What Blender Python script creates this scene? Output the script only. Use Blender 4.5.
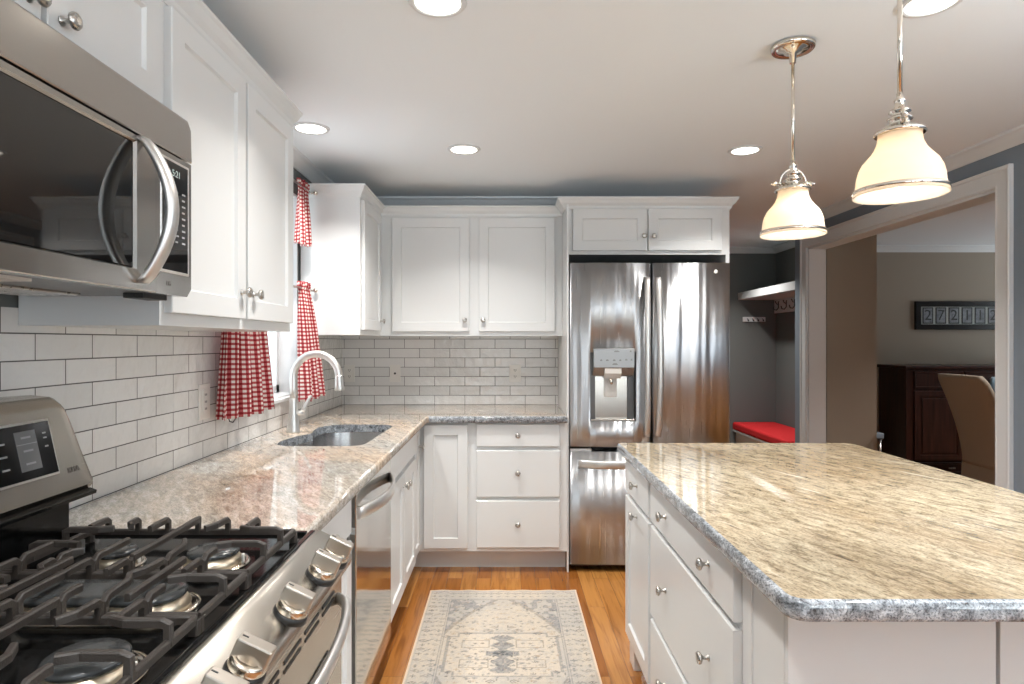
import bpy, bmesh, math, random
from mathutils import Vector, Matrix
random.seed(7)
for o in list(bpy.data.objects): bpy.data.objects.remove(o)
SC = bpy.context.scene
COL = SC.collection
PI = math.pi

# ------------------------------------------------------------------ camera, world, exposure
H = 1.342
cam_d = bpy.data.cameras.new('camera'); cam = bpy.data.objects.new('camera', cam_d); COL.objects.link(cam)
cam.location = (0, 0, H); cam.rotation_euler = (PI/2, 0, 0)
cam_d.sensor_width = 36; cam_d.lens = 628/1024*36; cam_d.shift_x = 6/1024; cam_d.clip_start = .02
SC.camera = cam
SC.view_settings.view_transform = 'Standard'; SC.view_settings.look = 'None'
SC.view_settings.gamma = 1; SC.view_settings.use_curve_mapping = False
SC.view_settings.exposure = 0.33
cy = SC.cycles
cy.use_denoising = True; cy.max_bounces = 8; cy.diffuse_bounces = 5; cy.glossy_bounces = 5
cy.transmission_bounces = 6; cy.sample_clamp_indirect = 6; cy.caustics_reflective = False; cy.caustics_refractive = False
W = bpy.data.worlds.new('world'); SC.world = W; W.use_nodes = True
bg = W.node_tree.nodes['Background']; _n, _l = W.node_tree.nodes, W.node_tree.links          # pale sky above, brighter lower half added to light the ceiling
_tc = _n.new('ShaderNodeTexCoord'); _sp = _n.new('ShaderNodeSeparateXYZ'); _mr = _n.new('ShaderNodeMapRange')
_l.new(_tc.outputs['Generated'], _sp.inputs[0]); _l.new(_sp.outputs[2], _mr.inputs['Value'])
_mr.inputs['From Min'].default_value = -.12; _mr.inputs['From Max'].default_value = .05; _mr.inputs['To Min'].default_value = 6; _mr.inputs['To Max'].default_value = 3.0
_l.new(_mr.outputs['Result'], bg.inputs[1]); bg.inputs[0].default_value = (.90, .95, 1, 1)

def portal(loc, rot, sx, sy):
    l = bpy.data.lights.new('window_daylight', 'AREA'); l.shape = 'RECTANGLE'; l.size = sx; l.size_y = sy; l.cycles.is_portal = True
    o = bpy.data.objects.new('window_daylight', l); o.location = loc; o.rotation_euler = rot; COL.objects.link(o)
def area(name, loc, rot, sx, sy, power, col=(1, 1, 1), shape='RECTANGLE', spread=PI):
    l = bpy.data.lights.new(name, 'AREA'); l.shape = shape; l.size = sx
    if shape == 'RECTANGLE': l.size_y = sy
    l.energy = power; l.color = col; l.spread = spread
    o = bpy.data.objects.new(name, l); o.location = loc; o.rotation_euler = rot; COL.objects.link(o); return o

XL, XR, YB, YREAR, ZC = -1.123, 2.395, 4.294, -3.0, 2.325
WIN = (2.50, 3.385, 1.06, 2.13)                  # kitchen window: y0 y1 z0 z1
portal((XL-.17, (WIN[0]+WIN[1])/2, 1.6), (0, -PI/2, 0), 1.07, .88)
portal((.65, YREAR-.15, 1.25), (PI/2, 0, 0), 3.0, 1.9)
portal((XR+.3, -1.15, 1.25), (0, PI/2, 0), 1.9, 2.1)
portal((6.68, 5.35, 1.4), (0, PI/2, 0), 1.6, 1.7)

# ------------------------------------------------------------------ materials
def mat(name): 
    m = bpy.data.materials.new(name); m.use_nodes = True
    return m, m.node_tree.nodes, m.node_tree.links, m.node_tree.nodes['Principled BSDF']
def simple(name, col, rough=.5, metal=0, coat=0, emit=None, es=0, spec=.5, trans=0, bump=0, bscale=60):
    m, n, l, p = mat(name)
    p.inputs['Base Color'].default_value = (*col, 1); p.inputs['Roughness'].default_value = rough
    p.inputs['Metallic'].default_value = metal; p.inputs['Coat Weight'].default_value = coat
    p.inputs['Specular IOR Level'].default_value = spec; p.inputs['Transmission Weight'].default_value = trans
    if emit: p.inputs['Emission Color'].default_value = (*emit, 1); p.inputs['Emission Strength'].default_value = es
    t = n.new('ShaderNodeTexNoise'); t.inputs['Scale'].default_value = bscale; t.inputs['Detail'].default_value = 3
    tc = n.new('ShaderNodeTexCoord'); l.new(tc.outputs['Object'], t.inputs['Vector'])
    if bump:
        b = n.new('ShaderNodeBump'); b.inputs['Strength'].default_value = bump; b.inputs['Distance'].default_value = .002
        l.new(t.outputs['Fac'], b.inputs['Height']); l.new(b.outputs['Normal'], p.inputs['Normal'])
    mr = n.new('ShaderNodeMapRange'); mr.inputs['To Min'].default_value = max(0, rough-.04); mr.inputs['To Max'].default_value = rough+.04
    l.new(t.outputs['Fac'], mr.inputs['Value']); l.new(mr.outputs['Result'], p.inputs['Roughness'])
    return m
def ramp(n, stops, interp='LINEAR'):
    r = n.new('ShaderNodeValToRGB'); cr = r.color_ramp; cr.interpolation = interp
    while len(cr.elements) < len(stops): cr.elements.new(.5)
    for e, (p, c) in zip(cr.elements, stops): e.position = p; e.color = (*c, 1)
    return r
def mapping(n, l, out, scale=(1, 1, 1), rot=(0, 0, 0), loc=(0, 0, 0)):
    mp = n.new('ShaderNodeMapping'); mp.inputs['Scale'].default_value = scale; mp.inputs['Rotation'].default_value = rot; mp.inputs['Location'].default_value = loc
    l.new(out, mp.inputs['Vector']); return mp.outputs['Vector']
def mix(n, l, a, b, fac, mode='MIX'):
    m = n.new('ShaderNodeMix'); m.data_type = 'RGBA'; m.blend_type = mode
    for i, v in ((0, fac), (6, a), (7, b)):
        if isinstance(v, (int, float)): m.inputs[i].default_value = v
        elif isinstance(v, tuple): m.inputs[i].default_value = (*v, 1)
        else: l.new(v, m.inputs[i])
    return m.outputs[2]
def world_pos(n): return n.new('ShaderNodeNewGeometry').outputs['Position']

M = {}
M['white'] = simple('cabinet_white_paint', (.68, .69, .69), .32, coat=.15)
M['trim'] = simple('trim_white_paint', (.70, .72, .73), .35)
M['ceil'] = simple('ceiling_paint', (.85, .90, .94), .9, bump=.15, bscale=180)
M['grey'] = simple('slate_grey_paint', (.135, .146, .142), .75, bump=.1, bscale=200)
M['blue'] = simple('daylit_grey_paint', (.20, .24, .285), .7, bump=.1, bscale=200)  # the slate grey paint again, with daylight's lighter, bluer tint in the colour
M['beige'] = simple('taupe_paint', (.31, .265, .212), .8, bump=.1, bscale=200)
M['rear'] = simple('rear_wall_paint', (.40, .38, .35), .8)
M['black'] = simple('black_enamel', (.005, .005, .005), .10, spec=.14)
M['blackmatte'] = simple('black_plastic', (.012, .012, .012), .45)
M['glass_black'] = simple('black_glass', (.008, .008, .008), .02, spec=.9)
M['iron'] = simple('cast_iron', (.030, .024, .020), .5, bump=.5, bscale=500)
M['cap'] = simple('burner_cap_enamel', (.035, .037, .038), .22)
M['alu'] = simple('burner_aluminium', (.62, .54, .42), .35, 1)
M['nickel'] = simple('brushed_nickel', (.50, .48, .45), .28, 1)
M['chrome'] = simple('polished_nickel', (.78, .72, .64), .10, 1)
M['steelplain'] = simple('satin_steel', (.56, .53, .49), .24, 1)
M['handle'] = simple('satin_handle_steel', (.70, .69, .67), .38, 1)
M['faucet'] = simple('stainless_faucet', (.72, .71, .69), .34, 1)
M['plate'] = simple('ivory_plastic', (.72, .70, .66), .35)
M['slot'] = simple('dark_slot', (.03, .03, .03), .5)
M['red'] = simple('red_cushion_fabric', (.55, .008, .012), .85, bump=.4, bscale=400)
M['darkwood'] = None
M['linen'] = simple('taupe_linen', (.36, .30, .235), .9, bump=.5, bscale=500)
M['pic_black'] = simple('picture_frame_black', (.006, .006, .007), .25)
M['pic_mat'] = simple('picture_mat', (.62, .62, .60), .6)
M['pic_photo'] = simple('photo_print', (.28, .28, .31), .4, bscale=90)
M['ink'] = simple('photo_ink', (.03, .03, .035), .5)
def pane_mat():
    m, n, l, p = mat('window_pane'); tr = n.new('ShaderNodeBsdfTransparent'); tr.inputs['Color'].default_value = (.95, .97, .97, 1)
    g = n.new('ShaderNodeBsdfGlossy'); g.inputs['Roughness'].default_value = .02
    mx = n.new('ShaderNodeMixShader'); mx.inputs[0].default_value = .05; l.new(tr.outputs[0], mx.inputs[1]); l.new(g.outputs[0], mx.inputs[2]); l.new(mx.outputs[0], n['Material Output'].inputs['Surface'])
    return m
M['glass'] = pane_mat()
def screen_mat():
    m, n, l, p = mat('added_dimming_screen'); tr = n.new('ShaderNodeBsdfTransparent'); tr.inputs['Color'].default_value = (.95, .95, .95, 1)
    p.inputs['Base Color'].default_value = (.05, .05, .05, 1)
    mx = n.new('ShaderNodeMixShader'); mx.inputs[0].default_value = .30; l.new(tr.outputs[0], mx.inputs[1]); l.new(p.outputs[0], mx.inputs[2]); l.new(mx.outputs[0], n['Material Output'].inputs['Surface']); return m
M['screen'] = screen_mat()  # added layer that cuts the light from the kitchen window
M['vase'] = simple('pale_blue_glass', (.45, .62, .75), .1, trans=.5)
M['stool'] = simple('blue_grey_vinyl', (.22, .27, .33), .5)
M['lamp'] = simple('lamp_diffuser', (1, 1, 1), .5, emit=(1, .93, .82), es=5)
M['lamphot'] = simple('bulb_glow', (1, 1, 1), .5, emit=(1, .80, .55), es=7)
M['display'] = simple('display_digits', (.3, .35, .33), .5, emit=(.45, .6, .55), es=.25)
M['print'] = simple('panel_print', (.30, .30, .30), .5)
M['label_grey'] = simple('key_panel_grey', (.12, .12, .12), .3)
M['darkprint'] = simple('dark_print', (.10, .09, .08), .5)
M['rubber'] = simple('rubber', (.02, .02, .02), .8)
M['knobmetal'] = simple('warm_knob_metal', (.66, .59, .50), .2, 1)
M['gripmetal'] = simple('knob_grip_metal', (.50, .46, .41), .32, 1)
M['panelsteel'] = simple('dispenser_panel', (.30, .30, .30), .40, 1)
M['sinksteel'] = simple('sink_steel', (.60, .60, .60), .22, 1)

def steel(name, col, rough, axis, wave=0, wscale=6, aniso=.6, grain=.25, tang=False):
    """brushed steel: fine grain streched along one axis; wave = soft vertical ripples of thin sheet metal"""
    m, n, l, p = mat(name)
    p.inputs['Base Color'].default_value = (*col, 1); p.inputs['Metallic'].default_value = 1
    pos = world_pos(n)
    fq = 420 if grain > .06 else 160
    sc = {'z': (fq, fq, 3), 'y': (fq, 3, fq), 'x': (3, fq, fq)}[axis]
    t = n.new('ShaderNodeTexNoise'); t.inputs['Scale'].default_value = 1; t.inputs['Detail'].default_value = 2
    l.new(mapping(n, l, pos, sc), t.inputs['Vector'])
    mr = n.new('ShaderNodeMapRange'); mr.inputs['To Min'].default_value = rough*(.75 if grain > .06 else .93); mr.inputs['To Max'].default_value = rough*(1.3 if grain > .06 else 1.1)
    l.new(t.outputs['Fac'], mr.inputs['Value']); l.new(mr.outputs['Result'], p.inputs['Roughness'])
    b = n.new('ShaderNodeBump'); b.inputs['Strength'].default_value = grain; b.inputs['Distance'].default_value = .0003 if grain > .06 else .00001
    b.inputs['Strength'].default_value = grain if grain > .06 else 0; l.new(t.outputs['Fac'], b.inputs['Height'])
    last = b
    if wave:
        t2 = n.new('ShaderNodeTexNoise'); t2.inputs['Scale'].default_value = wscale; t2.inputs['Detail'].default_value = 1.2
        l.new(mapping(n, l, pos, (1, 1, .07)), t2.inputs['Vector'])
        b2 = n.new('ShaderNodeBump'); b2.inputs['Strength'].default_value = 1; b2.inputs['Distance'].default_value = wave
        l.new(t2.outputs['Fac'], b2.inputs['Height']); l.new(b.outputs['Normal'], b2.inputs['Normal']); last = b2
    l.new(last.outputs['Normal'], p.inputs['Normal'])
    if tang:
        tg = n.new('ShaderNodeTangent'); tg.direction_type = 'RADIAL'; tg.axis = 'Z'
        l.new(tg.outputs[0], p.inputs['Tangent']); p.inputs['Anisotropic'].default_value = .85; p.inputs['Anisotropic Rotation'].default_value = .25
    return m
M['fridge'] = steel('fridge_steel', (.47, .485, .505), .30, 'z', wave=.016, wscale=13, tang=True)
M['fridgelow'] = steel('freezer_steel', (.47, .485, .505), .30, 'z', wave=.010, wscale=12, tang=True)
M['dw'] = steel('dishwasher_steel', (.58, .57, .55), .07, 'y', wave=.0008, wscale=4, grain=.1)
M['mw'] = steel('microwave_steel', (.43, .415, .395), .20, 'y', grain=.10)
M['range'] = steel('range_steel', (.46, .43, .385), .26, 'y', grain=.05)

def granite(name, kind):
    """fine streaky grain running along one direction, long soft drifts of colour and light feldspar threads"""
    m, n, l, p = mat(name)
    pos = world_pos(n)
    ang = math.radians(68 if kind != 'counter' else 58)
    r0 = mapping(n, l, pos, (1, 1, 1), (0, 0, ang))
    def noise(scale, detail, rough=.6, dist=0, loc=(0, 0, 0)):
        t = n.new('ShaderNodeTexNoise'); t.inputs['Scale'].default_value = 1; t.inputs['Detail'].default_value = detail; t.inputs['Roughness'].default_value = rough; t.inputs['Distortion'].default_value = dist
        l.new(mapping(n, l, r0, scale, (0, 0, 0), loc), t.inputs['Vector']); return t.outputs['Fac']
    a = noise((17, 62, 62) if kind == 'counter' else (15, 46, 46), 9, .72, .5); f = noise((130, 260, 260), 4, .7); v = noise((1.6, 4.5, 4), 3, .55, .3, (4, 2, 0))
    if kind == 'island':
        r = ramp(n, [(.30, (.12, .10, .075)), (.41, (.33, .28, .205)), (.49, (.48, .42, .32)), (.58, (.58, .52, .405)), (.72, (.76, .70, .58))])
        tint = ramp(n, [(.34, (.80, .71, .60)), (.5, (.98, .93, .86)), (.66, (1.10, 1.07, 1.0))])
        sp = ramp(n, [(.34, (.38, .36, .33)), (.48, (.93, .93, .93)), (.68, (1.2, 1.18, 1.14))])
    elif kind == 'edge':
        r = ramp(n, [(.33, (.06, .065, .07)), (.45, (.27, .285, .30)), (.56, (.47, .49, .51)), (.70, (.70, .72, .74))])
        tint = ramp(n, [(.3, (.9, .95, 1)), (.7, (1, 1, 1))])
        sp = ramp(n, [(.38, (.16, .16, .17)), (.50, (.9, .9, .9)), (.68, (1.25, 1.25, 1.25))])
    else:
        r = ramp(n, [(.28, (.17, .145, .12)), (.42, (.34, .295, .25)), (.54, (.47, .42, .37)), (.70, (.62, .58, .53))])
        tint = ramp(n, [(.36, (1.10, .98, .86)), (.62, (.86, .93, .98))])
        sp = ramp(n, [(.34, (.45, .43, .41)), (.48, (.95, .95, .95)), (.68, (1.18, 1.18, 1.16))])
    l.new(a, r.inputs['Fac']); l.new(v, tint.inputs['Fac']); l.new(f, sp.inputs['Fac'])
    c = mix(n, l, r.outputs['Color'], tint.outputs['Color'], 1.0, 'MULTIPLY')
    c = mix(n, l, c, sp.outputs['Color'], .85, 'MULTIPLY')
    if kind == 'island':
        wr = ramp(n, [(.68, (0, 0, 0)), (.73, (.8, .8, .8))]); l.new(noise((3.5, 42, 1), 2, .5, .3, (3, 1, 0)), wr.inputs['Fac'])
        c = mix(n, l, c, (.78, .72, .60), wr.outputs['Color'])
    l.new(c, p.inputs['Base Color'])
    p.inputs['Roughness'].default_value = .022; p.inputs['Specular IOR Level'].default_value = .95
    return m
M['gr_isl'] = granite('island_granite', 'island'); M['gr_edge'] = granite('granite_edge', 'edge'); M['gr_cnt'] = granite('counter_granite', 'counter')

def tiles(name, ax, u0):
    """hand-made glossy subway tiles, thin dark joints; ax = horizontal axis on the wall"""
    m, n, l, p = mat(name)
    pos = world_pos(n)
    sep = n.new('ShaderNodeSeparateXYZ'); l.new(pos, sep.inputs[0])
    cmb = n.new('ShaderNodeCombineXYZ')
    a1 = n.new('ShaderNodeMath'); a1.operation = 'SUBTRACT'; a1.inputs[1].default_value = u0; l.new(sep.outputs[ax], a1.inputs[0])
    a2 = n.new('ShaderNodeMath'); a2.operation = 'SUBTRACT'; a2.inputs[1].default_value = .914; l.new(sep.outputs[2], a2.inputs[0])
    l.new(a1.outputs[0], cmb.inputs[0]); l.new(a2.outputs[0], cmb.inputs[1])
    b = n.new('ShaderNodeTexBrick'); b.inputs['Scale'].default_value = 1; b.inputs['Brick Width'].default_value = .206; b.inputs['Row Height'].default_value = .064
    b.inputs['Mortar Size'].default_value = .0016; b.inputs['Mortar Smooth'].default_value = .15; b.inputs['Bias'].default_value = 0; b.offset = .5
    b.inputs['Color1'].default_value = (.66, .655, .64, 1); b.inputs['Color2'].default_value = (.75, .74, .725, 1); b.inputs['Mortar'].default_value = (.10, .095, .09, 1)
    l.new(cmb.outputs[0], b.inputs['Vector'])
    l.new(b.outputs['Color'], p.inputs['Base Color'])
    r = n.new('ShaderNodeMapRange'); r.inputs['To Min'].default_value = .10; r.inputs['To Max'].default_value = .8
    l.new(b.outputs['Fac'], r.inputs['Value']); l.new(r.outputs['Result'], p.inputs['Roughness'])
    t = n.new('ShaderNodeTexNoise'); t.inputs['Scale'].default_value = 20; t.inputs['Detail'].default_value = 2.5
    l.new(pos, t.inputs['Vector'])
    b1 = n.new('ShaderNodeBump'); b1.inputs['Strength'].default_value = .8; b1.inputs['Distance'].default_value = .008; l.new(t.outputs['Fac'], b1.inputs['Height'])
    b2 = n.new('ShaderNodeBump'); b2.invert = True; b2.inputs['Strength'].default_value = .8; b2.inputs['Distance'].default_value = .0015
    l.new(b.outputs['Fac'], b2.inputs['Height']); l.new(b1.outputs['Normal'], b2.inputs['Normal']); l.new(b2.outputs['Normal'], p.inputs['Normal'])
    return m
M['tile_back'] = tiles('back_subway_tile', 0, -.720+.103+.027)
M['tile_left'] = tiles('left_subway_tile', 1, 1.387)

def oak():
    m, n, l, p = mat('oak_floor')
    pos = world_pos(n)
    rot = mapping(n, l, pos, (1, 1, 1), (0, 0, PI/2), (.03, 0, 0))
    b = n.new('ShaderNodeTexBrick'); b.inputs['Scale'].default_value = 1; b.inputs['Brick Width'].default_value = 1.05; b.inputs['Row Height'].default_value = .083
    b.inputs['Mortar Size'].default_value = .0006; b.inputs['Mortar Smooth'].default_value = .3; b.offset = .37; b.offset_frequency = 2
    b.inputs['Color1'].default_value = (0, 0, 0, 1); b.inputs['Color2'].default_value = (1, 1, 1, 1); b.inputs['Mortar'].default_value = (.5, .5, .5, 1)
    l.new(rot, b.inputs['Vector'])
    pr = ramp(n, [(0, (.25, .085, .016)), (.5, (.34, .130, .028)), (1, (.44, .20, .052))]); l.new(b.outputs['Color'], pr.inputs['Fac'])
    g = n.new('ShaderNodeTexNoise'); g.inputs['Scale'].default_value = 1; g.inputs['Detail'].default_value = 6; g.inputs['Distortion'].default_value = 1.2
    off = n.new('ShaderNodeVectorMath'); off.operation = 'MULTIPLY_ADD'; off.inputs[1].default_value = (7, 7, 7); l.new(b.outputs['Color'], off.inputs[0]); l.new(mapping(n, l, pos, (42, 3.0, 10)), off.inputs[2])
    l.new(off.outputs[0], g.inputs['Vector'])
    gr = ramp(n, [(.3, (.66, .60, .54)), (.5, (1, 1, 1)), (.75, (1.16, 1.16, 1.14))]); l.new(g.outputs['Fac'], gr.inputs['Fac'])
    c = mix(n, l, pr.outputs['Color'], gr.outputs['Color'], 1.0, 'MULTIPLY')
    c = mix(n, l, c, (.09, .035, .01), b.outputs['Fac'])
    l.new(c, p.inputs['Base Color']); p.inputs['Roughness'].default_value = .22; p.inputs['Coat Weight'].default_value = .3; p.inputs['Coat Roughness'].default_value = .12
    return m
M['oak'] = oak()
def dark_wood():
    m, n, l, p = mat('mahogany'); pos = world_pos(n)
    g = n.new('ShaderNodeTexNoise'); g.inputs['Scale'].default_value = 1; g.inputs['Detail'].default_value = 5; l.new(mapping(n, l, pos, (40, 40, 3)), g.inputs['Vector'])
    r = ramp(n, [(.3, (.010, .004, .003)), (.7, (.042, .013, .009))]); l.new(g.outputs['Fac'], r.inputs['Fac']); l.new(r.outputs['Color'], p.inputs['Base Color'])
    p.inputs['Roughness'].default_value = .3; return m
M['darkwood'] = dark_wood()
def gingham(name, red, back):
    m, n, l, p = mat(name)
    tc = n.new('ShaderNodeTexCoord'); sep = n.new('ShaderNodeSeparateXYZ'); l.new(tc.outputs['UV'], sep.inputs[0])
    st = []
    for i in (0, 1):
        a = n.new('ShaderNodeMath'); a.operation = 'MULTIPLY'; a.inputs[1].default_value = 1/.0195; l.new(sep.outputs[i], a.inputs[0])
        b = n.new('ShaderNodeMath'); b.operation = 'FRACT'; l.new(a.outputs[0], b.inputs[0])
        c = n.new('ShaderNodeMath'); c.operation = 'GREATER_THAN'; c.inputs[1].default_value = .5; l.new(b.outputs[0], c.inputs[0]); st.append(c)
    s = n.new('ShaderNodeMath'); s.operation = 'ADD'; l.new(st[0].outputs[0], s.inputs[0]); l.new(st[1].outputs[0], s.inputs[1])
    h = n.new('ShaderNodeMath'); h.operation = 'MULTIPLY'; h.inputs[1].default_value = .5; l.new(s.outputs[0], h.inputs[0])
    r = ramp(n, [(0, (.80, .74, .70)), (.5, (.46, .095, .10)), (1, red)]); l.new(h.outputs[0], r.inputs['Fac'])
    l.new(r.outputs['Color'], p.inputs['Base Color']); p.inputs['Roughness'].default_value = .9
    tr = n.new('ShaderNodeBsdfTranslucent'); l.new(r.outputs['Color'], tr.inputs['Color'])
    mx = n.new('ShaderNodeMixShader'); mx.inputs[0].default_value = back
    l.new(p.outputs[0], mx.inputs[1]); l.new(tr.outputs[0], mx.inputs[2]); l.new(mx.outputs[0], n['Material Output'].inputs['Surface'])
    return m
M['gingham'] = gingham('red_gingham', (.25, .010, .016), .30)
def shade_mat():
    m, n, l, p = mat('opal_glass'); p.inputs['Base Color'].default_value = (.76, .71, .64, 1); p.inputs['Roughness'].default_value = .25
    tr = n.new('ShaderNodeBsdfTranslucent'); tr.inputs['Color'].default_value = (.92, .85, .76, 1)
    mx = n.new('ShaderNodeMixShader'); mx.inputs[0].default_value = .55
    p.inputs['Emission Color'].default_value = (1, .80, .58, 1); p.inputs['Emission Strength'].default_value = .0
    l.new(p.outputs[0], mx.inputs[1]); l.new(tr.outputs[0], mx.inputs[2]); l.new(mx.outputs[0], n['Material Output'].inputs['Surface']); return m
M['opal'] = shade_mat()
def rug_mat():
    m, n, l, p = mat('woven_rug'); a = n.new('ShaderNodeAttribute'); a.attribute_name = 'weave'
    t = n.new('ShaderNodeTexNoise'); t.inputs['Scale'].default_value = 350; l.new(world_pos(n), t.inputs['Vector'])
    r = ramp(n, [(.3, (.78, .78, .78)), (.7, (1.1, 1.1, 1.1))]); l.new(t.outputs['Fac'], r.inputs['Fac'])
    l.new(mix(n, l, a.outputs['Color'], r.outputs['Color'], 1.0, 'MULTIPLY'), p.inputs['Base Color']); p.inputs['Roughness'].default_value = .95
    return m
M['rug'] = rug_mat()
def photo_mat():
    m, n, l, p = mat('photo_grey'); t = n.new('ShaderNodeTexNoise'); t.inputs['Scale'].default_value = 30; t.inputs['Detail'].default_value = 5; l.new(world_pos(n), t.inputs['Vector'])
    r = ramp(n, [(.3, (.16, .16, .19)), (.7, (.44, .44, .48))]); l.new(t.outputs['Fac'], r.inputs['Fac']); l.new(r.outputs['Color'], p.inputs['Base Color']); p.inputs['Roughness'].default_value = .3; return m
M['pic_photo'] = photo_mat()

# ------------------------------------------------------------------ mesh helpers
ORG = {}
def F_world(u, v, n): return (u, v, n)                     # u=x v=y n=z
def F_back(y0): return lambda u, v, n: (u, y0-n, v)        # faces -Y
def F_left(x0): return lambda u, v, n: (x0+n, u, v)        # faces +X
def F_right(x0): return lambda u, v, n: (x0-n, u, v)       # faces -X
class MB:
    def __init__(s, F=F_world): s.bm = bmesh.new(); s.F = F; s.smooth = []; s.mi = 0
    def _v(s, p): return s.bm.verts.new(s.F(*p))
    def _face(s, vs, sm=False):
        try: f = s.bm.faces.new(vs)
        except ValueError: return None
        f.smooth = sm; f.material_index = s.mi; return f
    def box(s, u0, u1, v0, v1, n0, n1, bev=0, seg=2):
        c = [s._v((u, v, n)) for n in (n0, n1) for v in (v0, v1) for u in (u0, u1)]
        fs = [s._face([c[i] for i in q]) for q in ((0, 2, 3, 1), (4, 5, 7, 6), (0, 1, 5, 4), (2, 6, 7, 3), (0, 4, 6, 2), (1, 3, 7, 5))]
        if bev:
            es = list({e for f in fs for e in f.edges})
            r = bmesh.ops.bevel(s.bm, geom=es, offset=bev, segments=seg, profile=.5, affect='EDGES')
            for f in r['faces']: f.material_index = s.mi
        return s
    def loft(s, loops, cap0=True, cap1=True, closed=True, sm=False):
        vs = [[s._v(p) for p in L] for L in loops]
        m = len(vs[0])
        for a, b in zip(vs, vs[1:]):
            for i in range(m if closed else m-1):
                j = (i+1) % m; s._face([a[i], a[j], b[j], b[i]], sm)
        if cap0: s._face(vs[0][::-1])
        if cap1: s._face(vs[-1])
        return s
    def lathe(s, c, prof, axis='n', seg=32, sm=True, cap=True):
        """prof: (r, h) along axis from centre c in frame coords"""
        loops = []
        for r, h in prof:
            L = []
            for i in range(seg):
                a = 2*PI*i/seg; ca, sa = r*math.cos(a), r*math.sin(a)
                L.append({'n': (c[0]+ca, c[1]+sa, c[2]+h), 'v': (c[0]+ca, c[1]+h, c[2]+sa), 'u': (c[0]+h, c[1]+ca, c[2]+sa)}[axis])
            loops.append(L)
        return s.loft(loops, cap, cap, True, sm)
    def prism(s, poly, a, b, plane='uv', sm=False, cap=True):
        def mk(t): return [{'uv': (p[0], p[1], t), 'un': (p[0], t, p[1]), 'vn': (t, p[0], p[1])}[plane] for p in poly]
        return s.loft([mk(a), mk(b)], cap, cap, True, sm)
    def tube(s, pts, r, seg=12, sm=True, flat=1.0, up=None, cap=True):
        pts = [Vector(p) for p in pts]; loops = []
        rs = r if isinstance(r, (list, tuple)) else [r]*len(pts)
        ref = Vector(up) if up else None
        prev = None
        for i, p in enumerate(pts):
            t = (pts[min(i+1, len(pts)-1)]-pts[max(i-1, 0)]).normalized()
            if prev is None:
                a = ref if ref else (Vector((0, 0, 1)) if abs(t.z) < .9 else Vector((1, 0, 0)))
            else: a = prev if not ref else ref
            x = (a - t*a.dot(t)).normalized(); prev = x; y = t.cross(x)
            loops.append([tuple(p + x*math.cos(2*PI*k/seg)*rs[i] + y*math.sin(2*PI*k/seg)*rs[i]*flat) for k in range(seg)])
        return s.loft(loops, cap, cap, True, sm)
    def bar(s, pts, w, h, up=(0, 0, 1), lat=None):
        """rectangular bar along a path, constant section"""
        pts = [Vector(p) for p in pts]; loops = []; up = Vector(up)
        for i, p in enumerate(pts):
            t = Vector((0, 0, 0))
            if i: t += (pts[i]-pts[i-1]).normalized()
            if i < len(pts)-1: t += (pts[i+1]-pts[i]).normalized()
            t.normalize(); y = up.cross(t) if lat is None else (Vector(lat)-t*t.dot(Vector(lat)))
            if y.length < 1e-3: y = Vector((0, 1, 0)) if i == 0 else lasty
            y.normalize(); lasty = y; x = t.cross(y)
            if x.dot(up) < 0 and lat is None: x = -x
            loops.append([tuple(p+y*a*w/2+x*b*h/2) for a, b in ((-1, -1), (1, -1), (1, .6), (.6, 1), (-.6, 1), (-1, .6))])
        return s.loft(loops)
    def sweep(s, path, prof, closed=False, flip=1):
        """path in (u,v); prof = [(out, n)], out = to the left of travel * flip; mitred"""
        P = [Vector(p) for p in path]; N = len(P); loops = []
        for i in range(N):
            d0 = (P[i]-P[i-1]).normalized() if (i or closed) else None
            d1 = (P[(i+1) % N]-P[i]).normalized() if (i < N-1 or closed) else None
            if d0 is None: d0 = d1
            if d1 is None: d1 = d0
            n0, n1 = Vector((-d0.y, d0.x)), Vector((-d1.y, d1.x))
            m = (n0+n1); m = m/m.dot(n0)*1.0 if m.length > 1e-6 else n0
            m = m*flip
            loops.append([(P[i].x+m.x*o, P[i].y+m.y*o, z) for o, z in prof])
        if closed: loops.append(loops[0])
        return s.loft(loops, not closed, not closed, True)
    def shaker(s, u0, u1, v0, v1, n0, t=.02, fw=.057, rec=.009, slab=False):
        def R(i, n): return [(u0+i, v0+i, n), (u1-i, v0+i, n), (u1-i, v1-i, n), (u0+i, v1-i, n)]
        L = [R(0, n0), R(0, n0+t-.002), R(.002, n0+t)]
        if not slab: L += [R(fw, n0+t), R(fw+.004, n0+t-rec), R(fw+.006, n0+t-rec)]
        return s.loft(L)
    def build(s, name, m, parent=None, recalc=True, **props):
        bm = s.bm
        if recalc: bmesh.ops.recalc_face_normals(bm, faces=bm.faces[:])
        off = ORG.get(parent.name, Vector((0, 0, 0))) if parent else Vector((0, 0, 0))
        if off.length: bmesh.ops.translate(bm, verts=bm.verts[:], vec=-off)
        me = bpy.data.meshes.new(name); bm.to_mesh(me); bm.free()
        for x in (m if isinstance(m, (list, tuple)) else [m]): me.materials.append(M[x])
        o = bpy.data.objects.new(name, me); COL.objects.link(o)
        if parent: o.parent = parent; ORG[o.name] = off
        for k, v in props.items(): o[k] = v
        return o
def thing(name, loc, label, cat, group=None):
    o = bpy.data.objects.new(name, None); o.empty_display_size = .05; COL.objects.link(o); o.location = loc
    ORG[o.name] = Vector(loc); o['label'] = label; o['category'] = cat
    if group: o['group'] = group
    return o
def tag(o, label, cat, group=None):
    o['label'] = label; o['category'] = cat
    if group: o['group'] = group
    return o
def struct(o): o['kind'] = 'structure'; return o
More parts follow.
